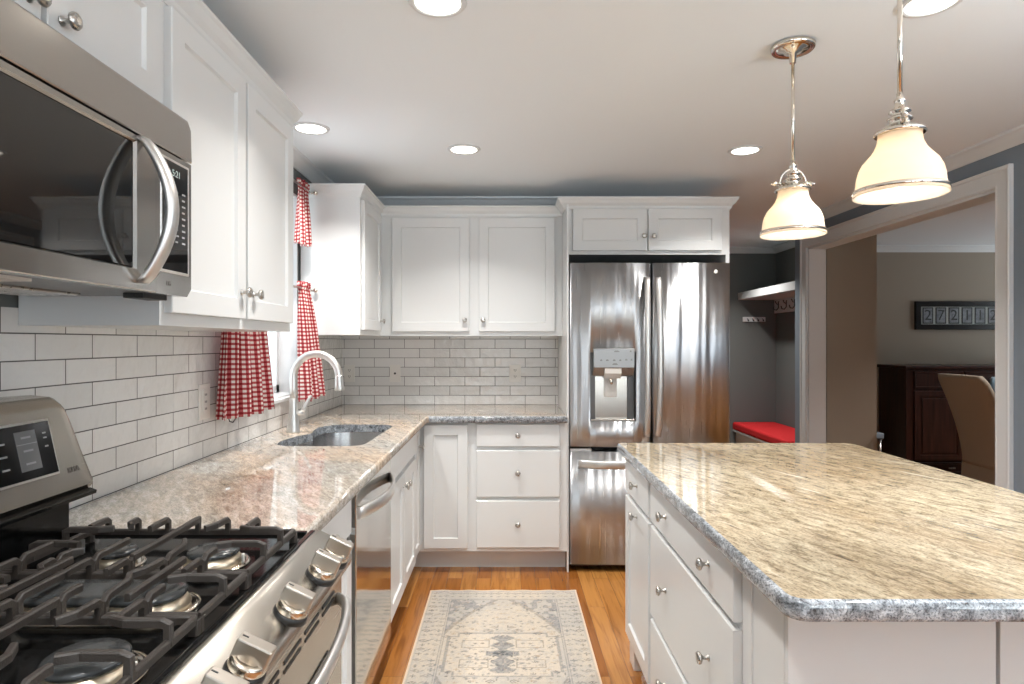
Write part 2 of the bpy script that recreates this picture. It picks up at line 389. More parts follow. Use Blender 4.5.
def copy_tree(o, parent=None):
    c = o.copy(); COL.objects.link(c); c.parent = parent
    for ch in [x for x in bpy.data.objects if x.parent == o]: copy_tree(ch, c)
    return c
def text(name, body, size, frame_mat, m, parent, ext=.0004, align='CENTER'):
    cu = bpy.data.curves.new(name, 'FONT'); cu.body = body; cu.size = size; cu.extrude = ext; cu.align_x = align; cu.align_y = 'CENTER'
    tmp = bpy.data.objects.new('tmp', cu); COL.objects.link(tmp); bpy.context.view_layer.update()
    me = bpy.data.meshes.new_from_object(tmp); me.name = name; bpy.data.objects.remove(tmp); me.materials.clear(); me.materials.append(M[m])
    o = bpy.data.objects.new(name, me); COL.objects.link(o)
    if parent:
        o.parent = parent; mt = frame_mat.copy(); mt.translation = mt.translation - ORG.get(parent.name, Vector()); o.matrix_local = mt; ORG[o.name] = ORG.get(parent.name, Vector())
    else: o.matrix_world = frame_mat
    return o
def TM(loc, xdir, ydir):
    x = Vector(xdir).normalized(); y = Vector(ydir).normalized(); z = x.cross(y)
    m = Matrix((x, y, z)).transposed().to_4x4(); m.translation = Vector(loc); return m

# ------------------------------------------------------------------ the room
T = .14
def wallbox(name, m, boxes, parent=None):
    b = MB()
    for q in boxes: b.box(*q)
    return struct(b.build(name, m, parent))
struct(MB().box(XL-.3, 6.9, YREAR-.3, 6.9, -.1, 0).build('floor', 'oak'))
struct(MB().box(XL-.3, 6.9, YREAR-.3, 6.9, ZC, ZC+.1).build('ceiling', 'ceil'))
y0, y1, z0, z1 = WIN
wl = wallbox('wall_left', 'grey', [(XL-T, XL, YREAR, y0, 0, ZC), (XL-T, XL, y1, YB+T, 0, ZC), (XL-T, XL, y0, y1, 0, z0), (XL-T, XL, y0, y1, z1, ZC)])
MB().box(XL, XL+.006, .3, y0, .88, 1.42).box(XL, XL+.006, y1, YB, .88, 1.42).box(XL, XL+.006, y0, y1, .88, z0-.014).build('tile_backsplash', 'tile_left', wl)
wb = wallbox('wall_back', 'grey', [(XL-T, 1.38, YB, YB+T, 0, ZC)])
MB().box(XL+.006, .36, YB-.006, YB, .88, 1.42).build('tile_backsplash', 'tile_back', wb)
wallbox('wall_right', 'blue', [(XR, XR+.07, YREAR, -2.2, 0, ZC), (XR, XR+.07, -2.2, -.1, 0, .3), (XR, XR+.07, -2.2, -.1, 2.15, ZC), (XR, XR+.07, -.1, 3.058, 0, ZC), (XR, XR+.07, 3.058, 4.98, 2.09, ZC), (XR, XR+.07, 4.98, 5.204, 0, ZC), (XR+.07, 2.807, 5.134, 5.204, 0, ZC)])
DX = XR+.135
wallbox('wall_dining_side', 'beige', [(XR+.07, DX, 2.0, 3.058, 0, ZC), (XR+.07, DX, 3.058, 4.98, 2.09, ZC), (XR+.07, 2.94, 4.98, 5.13, 0, ZC), (2.867, 2.94, 5.13, 6.58, 0, ZC)])
wallbox('wall_dining_back', 'beige', [(2.94, 6.64, 6.44, 6.58, 0, ZC)])
wallbox('wall_dining_front', 'beige', [(DX, 6.64, 2.0, 2.1, 0, ZC)])
wallbox('wall_dining_right', 'beige', [(6.5, 6.64, 2.0, 4.5, 0, ZC), (6.5, 6.64, 6.2, 6.44, 0, ZC), (6.5, 6.64, 4.5, 6.2, 0, .6), (6.5, 6.64, 4.5, 6.2, 2.15, ZC)])
wallbox('wall_mudroom_back', 'grey', [(1.24, 2.867, 6.53, 6.67, 0, ZC)])
wallbox('wall_mudroom_right', 'grey', [(2.807, 2.867, 5.204, 6.53, 0, ZC)])
wallbox('wall_mudroom_left', 'grey', [(1.24, 1.38, YB+T, 6.53, 0, ZC)])
wallbox('wall_front', 'rear', [(XL-T, -.7, YREAR-T, YREAR, 0, ZC), (2.1, XR+.07, YREAR-T, YREAR, 0, ZC), (-.7, 2.1, YREAR-T, YREAR, 0, .3), (-.7, 2.1, YREAR-T, YREAR, 2.15, ZC),
    (.28, .52, YREAR-T, YREAR, .3, 2.15), (1.0, 1.16, YREAR-T, YREAR, .3, 2.15)])

# jamb lining of the doorway and its casing
b = MB(); b.box(XR-.001, DX+.001, 4.965, 4.98, 0, 2.09).box(XR-.001, DX+.001, 3.058, 3.073, 0, 2.09).box(XR-.001, DX+.001, 3.058, 4.98, 2.075, 2.09)
struct(b.build('trim_1', 'trim'))
prof = [(0, 0), (0, .014), (.008, .018), (.016, .016), (.074, .016), (.078, .022), (.09, .024), (.095, .02), (.095, 0)]
struct(MB(F_right(XR)).sweep([(3.058, 0), (3.058, 2.09), (4.98, 2.09), (4.98, 0)], prof).build('trim_2', 'trim'))
struct(MB(F_left(DX)).sweep([(3.058, 0), (3.058, 2.09), (4.98, 2.09), (4.98, 0)], prof).build('trim_3', 'trim'))
# ceiling crown
cz = ZC
crown = [(0, cz), (0, cz-.062), (.008, cz-.064), (.012, cz-.056), (.024, cz-.046), (.044, cz-.022), (.052, cz-.016), (.060, cz-.012), (.062, cz)]
struct(MB().sweep([(1.38, YB), (XL, YB), (XL, YREAR)], crown).build('trim_4', 'trim'))
struct(MB().sweep([(XR, YREAR), (XR, 5.204), (2.807, 5.204), (2.807, 6.53), (1.38, 6.53), (1.38, YB)], crown).build('trim_5', 'trim'))
struct(MB().sweep([(6.5, 2.1), (6.5, 6.44), (2.94, 6.44), (2.94, 4.98), (DX, 4.98), (DX, 2.1)], crown).build('trim_6', 'trim'))
base = [(0, 0), (0, .13), (.006, .13), (.013, .118), (.013, 0)]
struct(MB().sweep([(XR, YREAR), (XR, 2.985)], base).build('baseboard_right', 'trim'))
struct(MB().sweep([(XR, 5.075), (XR, 5.204), (2.807, 5.204), (2.807, 6.53), (1.38, 6.53), (1.38, YB)], base).build('baseboard_mudroom', 'trim'))
struct(MB().sweep([(6.5, 6.44), (2.94, 6.44), (2.94, 4.98), (DX, 4.98)], base).build('baseboard_dining', 'trim'))

# windows
def window(name, F, u0, u1, v0, v1, mull, depth=.14):
    """F: n=0 at the inner wall face, negative n goes outward"""
    b = MB(F); fr = .04
    b.box(u0, u1, v0, v0+.012, -depth, 0); b.box(u0, u1, v1-.012, v1, -depth, 0); b.box(u0, u0+.012, v0, v1, -depth, 0); b.box(u1-.012, u1, v0, v1, -depth, 0)
    w = struct(b.build(name, 'trim'))
    s = MB(F); a, c = -depth+.01, -depth+.045
    s.box(u0+.012, u0+.012+fr, v0+.012, v1-.012, a, c).box(u1-.012-fr, u1-.012, v0+.012, v1-.012, a, c).box(u0+.012, u1-.012, v0+.012, v0+.012+fr, a, c).box(u0+.012, u1-.012, v1-.012-fr, v1-.012, a, c)
    vm = (v0+v1)/2; s.box(u0+.012, u1-.012, vm-.02, vm+.02, a, c)
    for k in range(1, mull): um = u0+(u1-u0)*k/mull; s.box(um-.012, um+.012, v0+.012, v1-.012, a+.01, c-.01)
    s.build('window_frame', 'trim', w)
    MB(F).box(u0+.03, u1-.03, v0+.03, v1-.03, a+.014, a+.018).build('window_glass', 'glass', w)
    return w
w1 = window('window_1', F_left(XL), y0, y1, z0, z1, 1)
MB(F_left(XL)).box(y0-.02, y1+.015, z0-.016, z0+.004, -.10, .022, .004).build('window_sill', 'trim', w1)
MB(F_left(XL)).box(y0+.02, y1-.02, z0+.02, z1-.02, -.139, -.138).build('added_dimming_screen', 'screen', w1)  # unseen mesh added to dim daylight on the corner cabinet
F_front = lambda u, v, n: (u, YREAR+n, v)
window('added_window_2', F_front, -.7, .28, .3, 2.15, 1); window('added_window_3', F_front, .52, 1.0, .3, 2.15, 1); window('added_window_4', F_front, 1.16, 2.1, .3, 2.15, 1)  # unseen rear windows, added for fill daylight and bright reflections
window('added_window_5', F_right(6.5), 4.5, 6.2, .6, 2.15, 3)  # unseen window added to light the dining room
window('added_window_6', F_right(XR), -2.2, -.1, .3, 2.15, 2, .07)  # unseen side window added to brighten ceiling and left cabinets

# ------------------------------------------------------------------ knobs, doors, drawers
def knob(F, u, v, n, parent):
    b = MB(F); b.lathe((u, v, n), [(.0085, 0), (.0085, .002), (.005, .004), (.0045, .014), (.008, .017), (.0145, .021), (.0155, .025), (.013, .029), (.006, .031)], 'n', 20)
    return b.build('knob', 'nickel', parent)
def door(F, u0, u1, v0, v1, n0, parent, kn=None, slab=False, name='door', fw=.057):
    d = MB(F).shaker(u0, u1, v0, v1, n0, .02, fw, slab=slab).build(name, 'white', parent)
    for k in ([kn] if kn and not isinstance(kn, list) else (kn or [])): knob(F, k[0], k[1], n0+.02, d)
    return d
UZ0, UZ1 = 1.38, 2.14
cp = [(0, UZ1-.012), (0, UZ1+.055), (.034, UZ1+.055), (.034, UZ1+.046), (.029, UZ1+.040), (.021, UZ1+.022), (.010, UZ1+.008), (.008, UZ1-.002), (.004, UZ1-.012)]
XF = -.793
FL = F_left(XF)
# near upper cabinet
t = thing('upper_cabinet', (XL, 1.87, UZ0), 'tall white wall cabinet with two doors between the microwave and window', 'cabinet', 'white wall cabinets')
MB().box(XL+.007, XF, 1.437, 2.31, UZ0, UZ1, .001).build('body', 'white', t)
door(FL, 1.455, 1.868, UZ0+.03, UZ1-.02, 0, t, (1.835, 1.487)); door(FL, 1.886, 2.285, UZ0+.03, UZ1-.02, 0, t, (1.921, 1.487))
# cabinet over the microwave
t = thing('upper_cabinet', (XL, 1.05, 1.85), 'short white wall cabinet with two doors right above the microwave', 'cabinet', 'white wall cabinets')
MB().box(XL+.001, XF, .66, 1.435, 1.845, UZ1, .001).build('body', 'white', t)
door(FL, .68, 1.046, 1.868, UZ1-.02, 0, t, (1.016, 1.90)); door(FL, 1.060, 1.408, 1.868, UZ1-.02, 0, t, (1.092, 1.90))
tag(MB().sweep([(XL+.001, 2.31), (XF, 2.31), (XF, .66)], cp).build('crown_molding', 'white'), 'white crown moulding along the top of the cabinets over microwave', 'moulding')
# corner upper + back uppers + fridge upper
YC, YU = 3.411, 3.958
t = thing('upper_cabinet', (XL, 3.7, UZ0), 'white corner wall cabinet with plain side facing out, beside the window', 'cabinet', 'white wall cabinets')
MB().box(XL+.007, XF, YC, YB-.007, UZ0, UZ1, .001).build('body', 'white', t)
door(FL, YC+.03, YU-.06, UZ0+.03, UZ1-.02, 0, t, (YU-.10, 1.47))
t = thing('upper_cabinet', (-.2, YB, UZ0), 'white wall cabinet with two doors on the tiled back wall', 'cabinet', 'white wall cabinets')
MB().box(XF+.001, .355, YU, YB-.007, UZ0, UZ1, .001).build('body', 'white', t)
FB = F_back(YU)
door(FB, -.715, -.231, UZ0+.028, UZ1-.02, 0, t, (-.257, 1.478)); door(FB, -.170, .306, UZ0+.028, UZ1-.02, 0, t, (-.143, 1.478))
YFc = 3.76
tag(MB().sweep([(.355, YU), (XF, YU), (XF, YC), (XL+.007, YC)], cp).build('crown_molding', 'white'), 'white crown moulding wrapping the corner and back wall cabinets', 'moulding')
t = thing('upper_cabinet', (.85, YB, 1.86), 'wide low white cabinet with two doors above the refrigerator', 'cabinet', 'white wall cabinets')
fcab = t
b = MB(); b.box(.372, 1.338, YFc, YB-.002, 1.865, UZ1+.005, .001); b.box(1.316, 1.338, YFc+.001, YB-.002, 1.79, 1.866); b.build('body', 'white', t)
FF = F_back(YFc)
door(FF, .398, .841, 1.888, UZ1-.005, 0, t, (.819, 1.972)); door(FF, .849, 1.286, 1.888, UZ1-.005, 0, t, (.877, 1.972))
cp2 = [(o*1.25, z+.007) for o, z in cp]
tag(MB().sweep([(1.338, YB-.002), (1.338, YFc), (.352, YFc), (.352, YU-.03)], cp2).build('crown_molding', 'white'), 'white crown moulding over the cabinet above the refrigerator', 'moulding')
MB().box(.3555, .3655, 3.66, YB-.007, 0, UZ1+.005, .001).build('side_panel', 'white', fcab)
MB().box(1.324, 1.338, 3.80, YB-.002, 0, 1.789, .001).build('side_panel', 'white', fcab)

# base cabinets: back run
YD = 3.65
FB = F_back(YD)
BZ = .872
def base_body(b_, t): return b_.build('body', 'white', t)
t = thing('base_cabinet', (-.1, 3.9, 0), 'white base cabinet with a door and three drawers left of the refrigerator', 'cabinet', 'white base cabinets')
b = MB(); b.box(-.515, .354, YD, YB-.008, .125, BZ+.004, .001); b.box(-.515, .354, YD+.10, YD+.12, 0, .126); b.build('body', 'white', t)
door(FB, -.476, -.222, .148, .862, 0, t)
door(FB, -.170, .310, .738, .866, 0, t, (.068, .803), True, 'drawer'); door(FB, -.170, .310, .446, .714, 0, t, (.068, .585), True, 'drawer'); door(FB, -.170, .310, .153, .423, 0, t, (.068, .290), True, 'drawer')
# left run
XB = -.508; FLB = F_left(XB)
t = thing('base_cabinet', (-.8, 3.0, 0), 'white sink base cabinet with two doors beyond the dishwasher', 'cabinet', 'white base cabinets')
b = MB(); b.box(XL+.008, XB, 2.632, 3.41, .125, .69, .001); b.box(XB-.02, XB, 2.632, 3.41, .68, BZ+.004); b.box(XB-.12, XB-.10, 2.632, 3.41, 0, .126); b.build('body', 'white', t)
door(FLB, 2.655, 3.395, .74, .862, 0, t, None, True, 'drawer')
door(FLB, 2.655, 3.015, .148, .715, 0, t, (2.985, .655)); door(FLB, 3.027, 3.395, .148, .715, 0, t, (3.057, .655))
t = thing('base_cabinet', (-.8, 3.7, 0), 'narrow white corner base cabinet door between sink cabinet and back cabinets', 'cabinet', 'white base cabinets')
b = MB(); b.box(XL+.008, XB-.012, 3.415, YB-.008, .125, BZ+.004, .001); b.box(XB-.12, XB-.10, 3.415, YD+.12, 0, .126); b.box(XB-.10, -.516, YD+.10, YD+.12, 0, .126); b.build('body', 'white', t)
door(FLB, 3.425, 3.622, .148, .862, -.008, t, (3.585, .745), fw=.045)
t = thing('base_cabinet', (-.8, 1.7, 0), 'white base cabinet between the gas range and dishwasher', 'cabinet', 'white base cabinets')
b = MB(); b.box(XL+.008, XB, 1.44, 2.005, .125, BZ+.004, .001); b.box(XL+.3, XB-.10, 1.44, 2.005, 0, .126); b.build('body', 'white', t)
door(FLB, 1.46, 1.985, .738, .862, 0, t, (1.72, .80), True, 'drawer'); door(FLB, 1.46, 1.985, .148, .715, 0, t, (1.50, .655))

# ------------------------------------------------------------------ left worktop with the sink hole
def arc(cx, cy, r, a0, a1, n=8): return [(cx+r*math.cos(math.radians(a0+(a1-a0)*i/n)), cy+r*math.sin(math.radians(a0+(a1-a0)*i/n))) for i in range(n+1)]
def slab_mesh(outer, hole, z0, z1, nose=.008):
    """top and underside triangulated between outline and hole, rounded nosing at the outline"""
    bm = bmesh.new()
    def offs(poly, d):
        r = []
        for i, p in enumerate(poly):
            a, c = Vector(poly[i-1]), Vector(poly[(i+1) % len(poly)]); p = Vector(p)
            d0, d1 = (p-a).normalized(), (c-p).normalized(); n0, n1 = Vector((d0.y, -d0.x)), Vector((d1.y, -d1.x))
            m = n0+n1; m = m/m.dot(n0); r.append((p.x-m.x*d, p.y-m.y*d))
        return r
    rings = [(offs(outer, nose), z0), (offs(outer, nose*.3), z0+nose*.3), (outer, z0+nose), (outer, z1-nose), (offs(outer, nose*.3), z1-nose*.3), (offs(outer, nose), z1)]
    R = [[bm.verts.new((x, y, z)) for x, y in poly] for poly, z in rings]; n = len(outer)
    for a, b_ in zip(R, R[1:]):
        for i in range(n):
            f = bm.faces.new([a[i], a[(i+1) % n], b_[(i+1) % n], b_[i]]); f.material_index = 1; f.smooth = True
    hr = []
    if hole:
        hr = [[bm.verts.new((x, y, z)) for x, y in hole] for z in (z0, z1)]; k = len(hole)
        for i in range(k):
            f = bm.faces.new([hr[0][i], hr[0][(i+1) % k], hr[1][(i+1) % k], hr[1][i]]); f.material_index = 2
    for idx, ri in ((0, 0), (-1, 1)):
        es = []
        loops = [R[idx]]+([hr[ri]] if hole else [])
        for L in loops:
            for i in range(len(L)):
                e = bm.edges.get([L[i], L[(i+1) % len(L)]]); es.append(e)
        r = bmesh.ops.triangle_fill(bm, edges=es, use_beauty=True, use_dissolve=False)
    return bm
def slab_obj(name, outer, hole, z0, z1, mats):
    s = MB(); s.bm.free(); s.bm = slab_mesh(outer, hole, z0, z1); return s.build(name, mats)
xe = -.453; ye = 3.607
outer = [(XL+.007, 1.437), (xe, 1.437), (xe, ye-.01), (xe+.01, ye), (.354, ye), (.354, YB-.007), (XL+.007, YB-.007)]
hole = [(-.60, 2.58)]
hole = arc(-.66, 2.65, .07, -90, 0) + arc(-.66, 3.17, .085, 0, 90) + [(-.80, 3.256), (-.88, 3.245)] + [(-.925, 3.19), (-.94, 3.12), (-.930, 3.04), (-.915, 2.97), (-.918, 2.92), (-.945, 2.86)] + [(-.965, 2.78), (-.97, 2.68), (-.955, 2.62), (-.92, 2.585), (-.86, 2.58)]
wt = slab_obj('worktop', outer, hole, .876, .914, ['gr_cnt', 'gr_cnt', 'gr_edge'])
# front nosing of the back leg takes the greyer edge granite
for f in wt.data.polygons:
    if f.material_index == 1 and f.center.x > xe+.02 and f.center.y < ye+.01: f.material_index = 2
tag(wt, 'L-shaped polished granite worktop running under the window to the refrigerator', 'worktop')
# sink
s = MB()
def hl(d, z):
    c = Vector((sum(p[0] for p in hole)/len(hole), sum(p[1] for p in hole)/len(hole)))
    return [((p[0]-c.x)*(1-d)+c.x, (p[1]-c.y)*(1-d)+c.y, z) for p in hole]
s.loft([hl(-.06, .8735), hl(-.02, .8735), hl(-.02, .872), hl(-.01, .74), hl(.04, .705), hl(.2, .70), hl(.9, .696)], False, True, True, True)
sk = s.build('sink', 'sinksteel', recalc=False)
md = sk.modifiers.new('thick', 'SOLIDIFY'); md.thickness = .0015; md.offset = 1
tag(sk, 'stainless steel undermount sink bowl set in the granite worktop', 'sink')
MB().lathe((-.77, 2.92, .697), [(.044, 0), (.044, .003), (.036, .004), (.02, .001)], 'n', 24).build('drain', 'chrome', sk)
# faucet
fx, fy = -1.004, 2.967
t = thing('faucet', (fx, fy, .914), 'satin steel gooseneck faucet standing behind the sink', 'faucet')
MB().lathe((fx, fy, .9145), [(.032, 0), (.0315, .006), (.029, .02), (.0235, .07), (.0195, .13), (.0182, .155), (.0182, .158), (.0175, .16)], 'n', 28).build('body', 'faucet', t)
R_ = .110; zc = 1.176
pts = [(fx, fy, 1.07), (fx, fy, 1.12), (fx, fy, 1.16)] + [(fx+R_-R_*math.cos(math.radians(a)), fy-.02*(1-math.cos(math.radians(a)))*.5, zc+R_*math.sin(math.radians(a))) for a in range(0, 181, 9)]
MB().tube(pts, .0172, 16).build('spout', 'faucet', t)
p0 = Vector(pts[-1]); d = (Vector(pts[-1])-Vector(pts[-2])).normalized()
MB().tube([p0+Vector((0, 0, .012)), p0, p0+Vector((.001, 0, -.03)), p0+Vector((.003, 0, -.055)), p0+Vector((.0035, 0, -.062))], [.0174, .0180, .0200, .0228, .0215], 16).build('spray_head', 'faucet', t)
hb = MB(); hb.tube([(fx+.005, fy, 1.005), (fx+.045, fy+.01, 1.008)], .0125, 14); hb.tube([(fx+.036, fy+.01, 1.008), (fx+.048, fy+.012, 1.03), (fx+.066, fy+.016, 1.068), (fx+.078, fy+.018, 1.088)], [.011, .0095, .008, .0065], 12); hb.build('lever', 'faucet', t)

# ------------------------------------------------------------------ outlets
def outlet(F, u, v, w, h, kind, label):
    t = thing('wall_outlet', F(u, v, 0), label, 'outlet')
    MB(F).box(u-w/2, u+w/2, v-h/2, v+h/2, .0, .006, .002).build('plate', 'plate', t)
    if kind == 'duplex':
        for dz in (-.021, .021):
            r = MB(F).lathe((u, v+dz, .0055), [(.017, 0), (.017, .0025), (.016, .003)], 'n', 20).build('receptacle', 'plate', t)
            MB(F).box(u-.0075, u-.0045, v+dz-.002, v+dz+.007, .0075, .009).box(u+.0045, u+.0075, v+dz-.002, v+dz+.007, .0075, .009).box(u-.002, u+.002, v+dz-.010, v+dz-.006, .0075, .009).build('slots', 'slot', r)
    elif kind == 'jack':
        MB(F).lathe((u, v, .0055), [(.0075, 0), (.0075, .004), (.006, .006)], 'n', 16).build('socket', 'slot', t)
    else:
        r = MB(F).box(u-.018, u+.018, v-.046, v+.046, .0055, .009, .001).build('receptacle', 'plate', t)
        b = MB(F)
        for dz in (-.03, -.004, .022): b.box(u-.007, u-.004, v+dz, v+dz+.008, .0085, .0097).box(u+.004, u+.007, v+dz, v+dz+.008, .0085, .0097)
        b.build('slots', 'slot', r)
FBt = F_back(YB-.0062); FLt = F_left(XL+.0062)
outlet(FBt, -1.068, 1.128, .072, .118, 'duplex', 'white duplex outlet in the tiled corner by the window')
outlet(FBt, -.757, 1.128, .074, .118, 'jack', 'white jack plate with one dark round socket on tiles')
outlet(FBt, .062, 1.128, .080, .118, 'duplex', 'white duplex outlet on tiles near the refrigerator')
outlet(FLt, 2.318, 1.122, .082, .13, 'gfci', 'white outlet on the side wall tiles beside the gingham curtain')

# ------------------------------------------------------------------ curtains
def curtain(name, label, group, ya, yb, yta, ytb, ztop, zbot, x0, xb, folds, amp, zrod, seed, lo_amp=1.0):
    rnd = random.Random(seed); nu, nv = 110, 60
    bm = bmesh.new(); uvl = bm.loops.layers.uv.new('UVMap'); G = []; arcs = []
    ph = rnd.random()*6
    width = (yb-ya)*(1.5 if yb-ya > .4 else 2.1)
    for j in range(nv+1):
        v = j/nv; z = ztop+(zbot-ztop)*v; row = []
        dr = (zrod-z); g = 1-math.exp(-abs(dr)*14)
        tt = max(0, min(1, (zrod-z)/(zrod-zbot)))
        a = yta+(ya-yta)*tt; c = ytb+(yb-ytb)*tt
        for i in range(nu+1):
            u = i/nu
            wob = math.sin(2*PI*folds*u+ph)+.35*math.sin(2*PI*folds*1.9*u+ph*2+1.5*v)
            ruff = math.sin(2*PI*folds*3*u+ph)
            am = amp*(.25+.75*g)*(.7+.5*v*lo_amp)
            if z > zrod+.006: x = x0 + .012*ruff+.006*wob; z2 = z+.006*math.sin(2*PI*folds*1.5*u)*(z-zrod)/.03
            else: x = x0 + (xb-x0)*tt + am*wob + .006*ruff*(1-g); z2 = z + .006*math.sin(5*u+ph)*tt
            y = a+(c-a)*(u + .012*math.sin(2*PI*folds*u+1)*g)
            row.append((bm.verts.new((x, y, z2)), u*width, (z-zbot)))
        G.append(row)
    for j in range(nv):
        for i in range(nu):
            q = [G[j][i], G[j][i+1], G[j+1][i+1], G[j+1][i]]
            f = bm.faces.new([k[0] for k in q]); f.smooth = True
            for lp, k in zip(f.loops, q): lp[uvl].uv = (k[1], k[2])
    s = MB(); s.bm.free(); s.bm = bm; o = s.build(name, 'gingham', recalc=False)
    md = o.modifiers.new('cloth', 'SOLIDIFY'); md.thickness = .0012
    tag(o, label, 'curtain', group)
G_ = 'red and white gingham window curtains'
ZR1, ZR2 = 1.62, 2.145
curtain('cafe_curtain', 'red gingham cafe curtain hanging below the wall cabinet, beside the outlet', G_, 2.31, 2.775, 2.36, 2.66, 1.65, 1.045, -1.055, -1.06, 4, .022, ZR1, 3)
curtain('cafe_curtain', 'red gingham cafe curtain hanging behind the faucet', G_, 3.10, 3.385, 3.21, 3.36, 1.65, 1.05, -1.055, -.995, 3, .024, ZR1, 5)
curtain('curtain_valance', 'short red gingham valance hanging high beside the corner cabinet', G_, 3.15, 3.375, 3.19, 3.36, 2.175, 1.845, -1.055, -1.045, 2.5, .018, ZR2, 9)
curtain('curtain_valance', 'short red gingham valance at the near side of the window, behind the cabinet', G_, 2.42, 2.75, 2.42, 2.7, 2.175, 1.845, -1.055, -1.045, 3, .018, ZR2, 11)
for z, lb in ((ZR1, 'lower'), (ZR2, 'upper')):
    t = thing('curtain_rod', (-1.055, 2.9, z), '%s thin metal curtain rod across the window' % lb, 'curtain rod')
    MB().tube([(-1.055, 2.37, z), (-1.055, 3.385, z)], .006, 10).build('rod', 'nickel', t)
    # the rod returns out beside the cabinet and ends in a small ball
    b = MB(); b.tube([(-1.055, 3.383, z), (-1.04, 3.386, z)], .006, 10); b.lathe((-1.028, 3.386, z), [(.001, -.014), (.010, -.010), (.014, 0), (.010, .010), (.001, .014)], 'n', 16); b.build('finial', 'chrome', t)
    MB().lathe((-1.055, 2.365, z), [(.001, -.013), (.009, -.009), (.013, 0), (.009, .009), (.001, .013)], 'v', 16).build('finial', 'chrome', t)
    for yy in (2.40, 3.392): MB().box(XL+.0065, -1.049, yy-.004, yy+.004, z-.006, z+.006).build('bracket', 'nickel', t)
tag(MB().tube([(XL+.007, 2.47, 1.05), (XL+.03, 2.47, 1.048), (XL+.036, 2.47, 1.03), (XL+.036, 2.50, 1.022), (XL+.034, 2.53, 1.034)], .0025, 8).build('tieback_hook', 'slot'), 'small dark wire hook on tiles under the near cafe curtain', 'hook')

# ------------------------------------------------------------------ dishwasher
t = thing('dishwasher', (-.8, 2.32, 0), 'stainless steel dishwasher under the granite worktop', 'dishwasher')
DA, DB = 2.012, 2.622
MB().box(XL+.05, -.515, DA, 2.525, .10, .868).box(-.56, -.515, 2.525, DB, .10, .868).box(XL+.2, -.56, DA, 2.5, 0, .11).build('body', 'blackmatte', t)
dd = MB().box(-.513, -.480, DA+.002, DB-.002, .115, .858, .003).build('door', 'dw', t)
MB().box(-.513, -.484, DA+.004, DB-.004, .8585, .872, .002).build('control_strip', 'glass_black', dd)
hp = []
for i in range(21):
    q = i/20; s_ = math.sin(PI*q); hp.append((-.478+.052*s_**.75 if s_ > 0 else -.478, DA+.03+(DB-DA-.06)*q, .785))
b = MB(); loops = []
for x, y, z in hp: loops.append([(x-.007, y, z-.020), (x+.004, y, z-.019), (x+.007, y, z), (x+.004, y, z+.019), (x-.007, y, z+.020)])
b.loft(loops, sm=True); b.build('handle', 'handle', dd)

# ------------------------------------------------------------------ refrigerator
t = thing('refrigerator', (.84, 3.95, 0), 'stainless steel french door refrigerator with a water dispenser', 'refrigerator')
FY = 3.662
MB().box(.380, 1.296, FY+.075, YB-.03, .035, 1.775, .004).build('body', 'blackmatte', t)
MB().box(.385, 1.29, FY+.05, FY+.09, .02, .10).build('toe_grille', 'slot', t)
for xh in (.40, 1.16): MB().box(xh, xh+.12, FY+.075, FY+.17, 1.7755, 1.80, .004).build('hinge_cover', 'blackmatte', t)
def fdoor(x0, x1, z0_, z1_, cut=None, m='fridge', bul=.012, name='door'):
    """front face bows gently outward; edges rounded; cut = dispenser opening"""
    xs = [x0, x0+.002, x0+.006, x0+.014]; xs += [x0+.014+(x1-x0-.028)*i/24 for i in range(1, 24)]; xs += [x1-.014, x1-.006, x1-.002, x1]
    if cut: xs = sorted(set([x for x in xs if abs(x-cut[0]) > .004 and abs(x-cut[1]) > .004]+[cut[0], cut[1]]))
    def fy(x):
        q = (x-x0)/(x1-x0)*2-1; e = min(x-x0, x1-x); r = .014
        c = (r-math.sqrt(max(0, r*r-(r-min(e, r))**2)))
        return FY - bul*(1-q*q) + bul*.2 + c
    zs = [z0_, z1_] if not cut else [z0_, cut[2], cut[3], z1_]
    s = MB(); g = [[s._v((x, fy(x), z)) for x in xs] for z in zs]; bk = [[s._v((x, FY+.07, z)) for x in xs] for z in zs]
    for j in range(len(zs)-1):
        for i in range(len(xs)-1):
            if cut and j == 1 and xs[i] >= cut[0]-1e-6 and xs[i+1] <= cut[1]+1e-6: continue
            s._face([g[j][i], g[j][i+1], g[j+1][i+1], g[j+1][i]], True); s._face([bk[j][i+1], bk[j][i], bk[j+1][i], bk[j+1][i+1]])
        s._face([g[j][0], bk[j][0], bk[j+1][0], g[j+1][0]]); s._face([g[j][-1], g[j+1][-1], bk[j+1][-1], bk[j][-1]])
        
    for i in range(len(xs)-1):
        s._face([g[0][i], bk[0][i], bk[0][i+1], g[0][i+1]]); s._face([g[-1][i], g[-1][i+1], bk[-1][i+1], bk[-1][i]])
    if cut:
        ia, ib = xs.index(cut[0]), xs.index(cut[1])
        for i in range(ia, ib):
            s._face([g[1][i], g[1][i+1], bk[1][i+1], bk[1][i]]); s._face([g[2][i], bk[2][i], bk[2][i+1], g[2][i+1]])
        s._face([g[1][ia], bk[1][ia], bk[2][ia], g[2][ia]]); s._face([g[1][ib], g[2][ib], bk[2][ib], bk[1][ib]])
    return s.build(name, m, t, recalc=False), fy
def vhandle(x, z0_, z1_, d, side):
    s = MB(); L = []
    for i in range(25):
        q = i/24; o = math.sin(PI*q)**.6 if 0 < q < 1 else 0
        yy = FY-.004-.052*o; z = z0_+(z1_-z0_)*q; w = .017; xx = x+side*.006*(1-abs(2*q-1)**2)
        L.append([(xx-w, yy+.006, z), (xx-w, yy-.002, z), (xx-w*.6, yy-.009, z), (xx+w*.6, yy-.009, z), (xx+w, yy-.002, z), (xx+w, yy+.006, z)])
    s.loft(L, sm=True); return s.build('handle', 'handle', d)
CUT = (.490, .758, .880, 1.282)
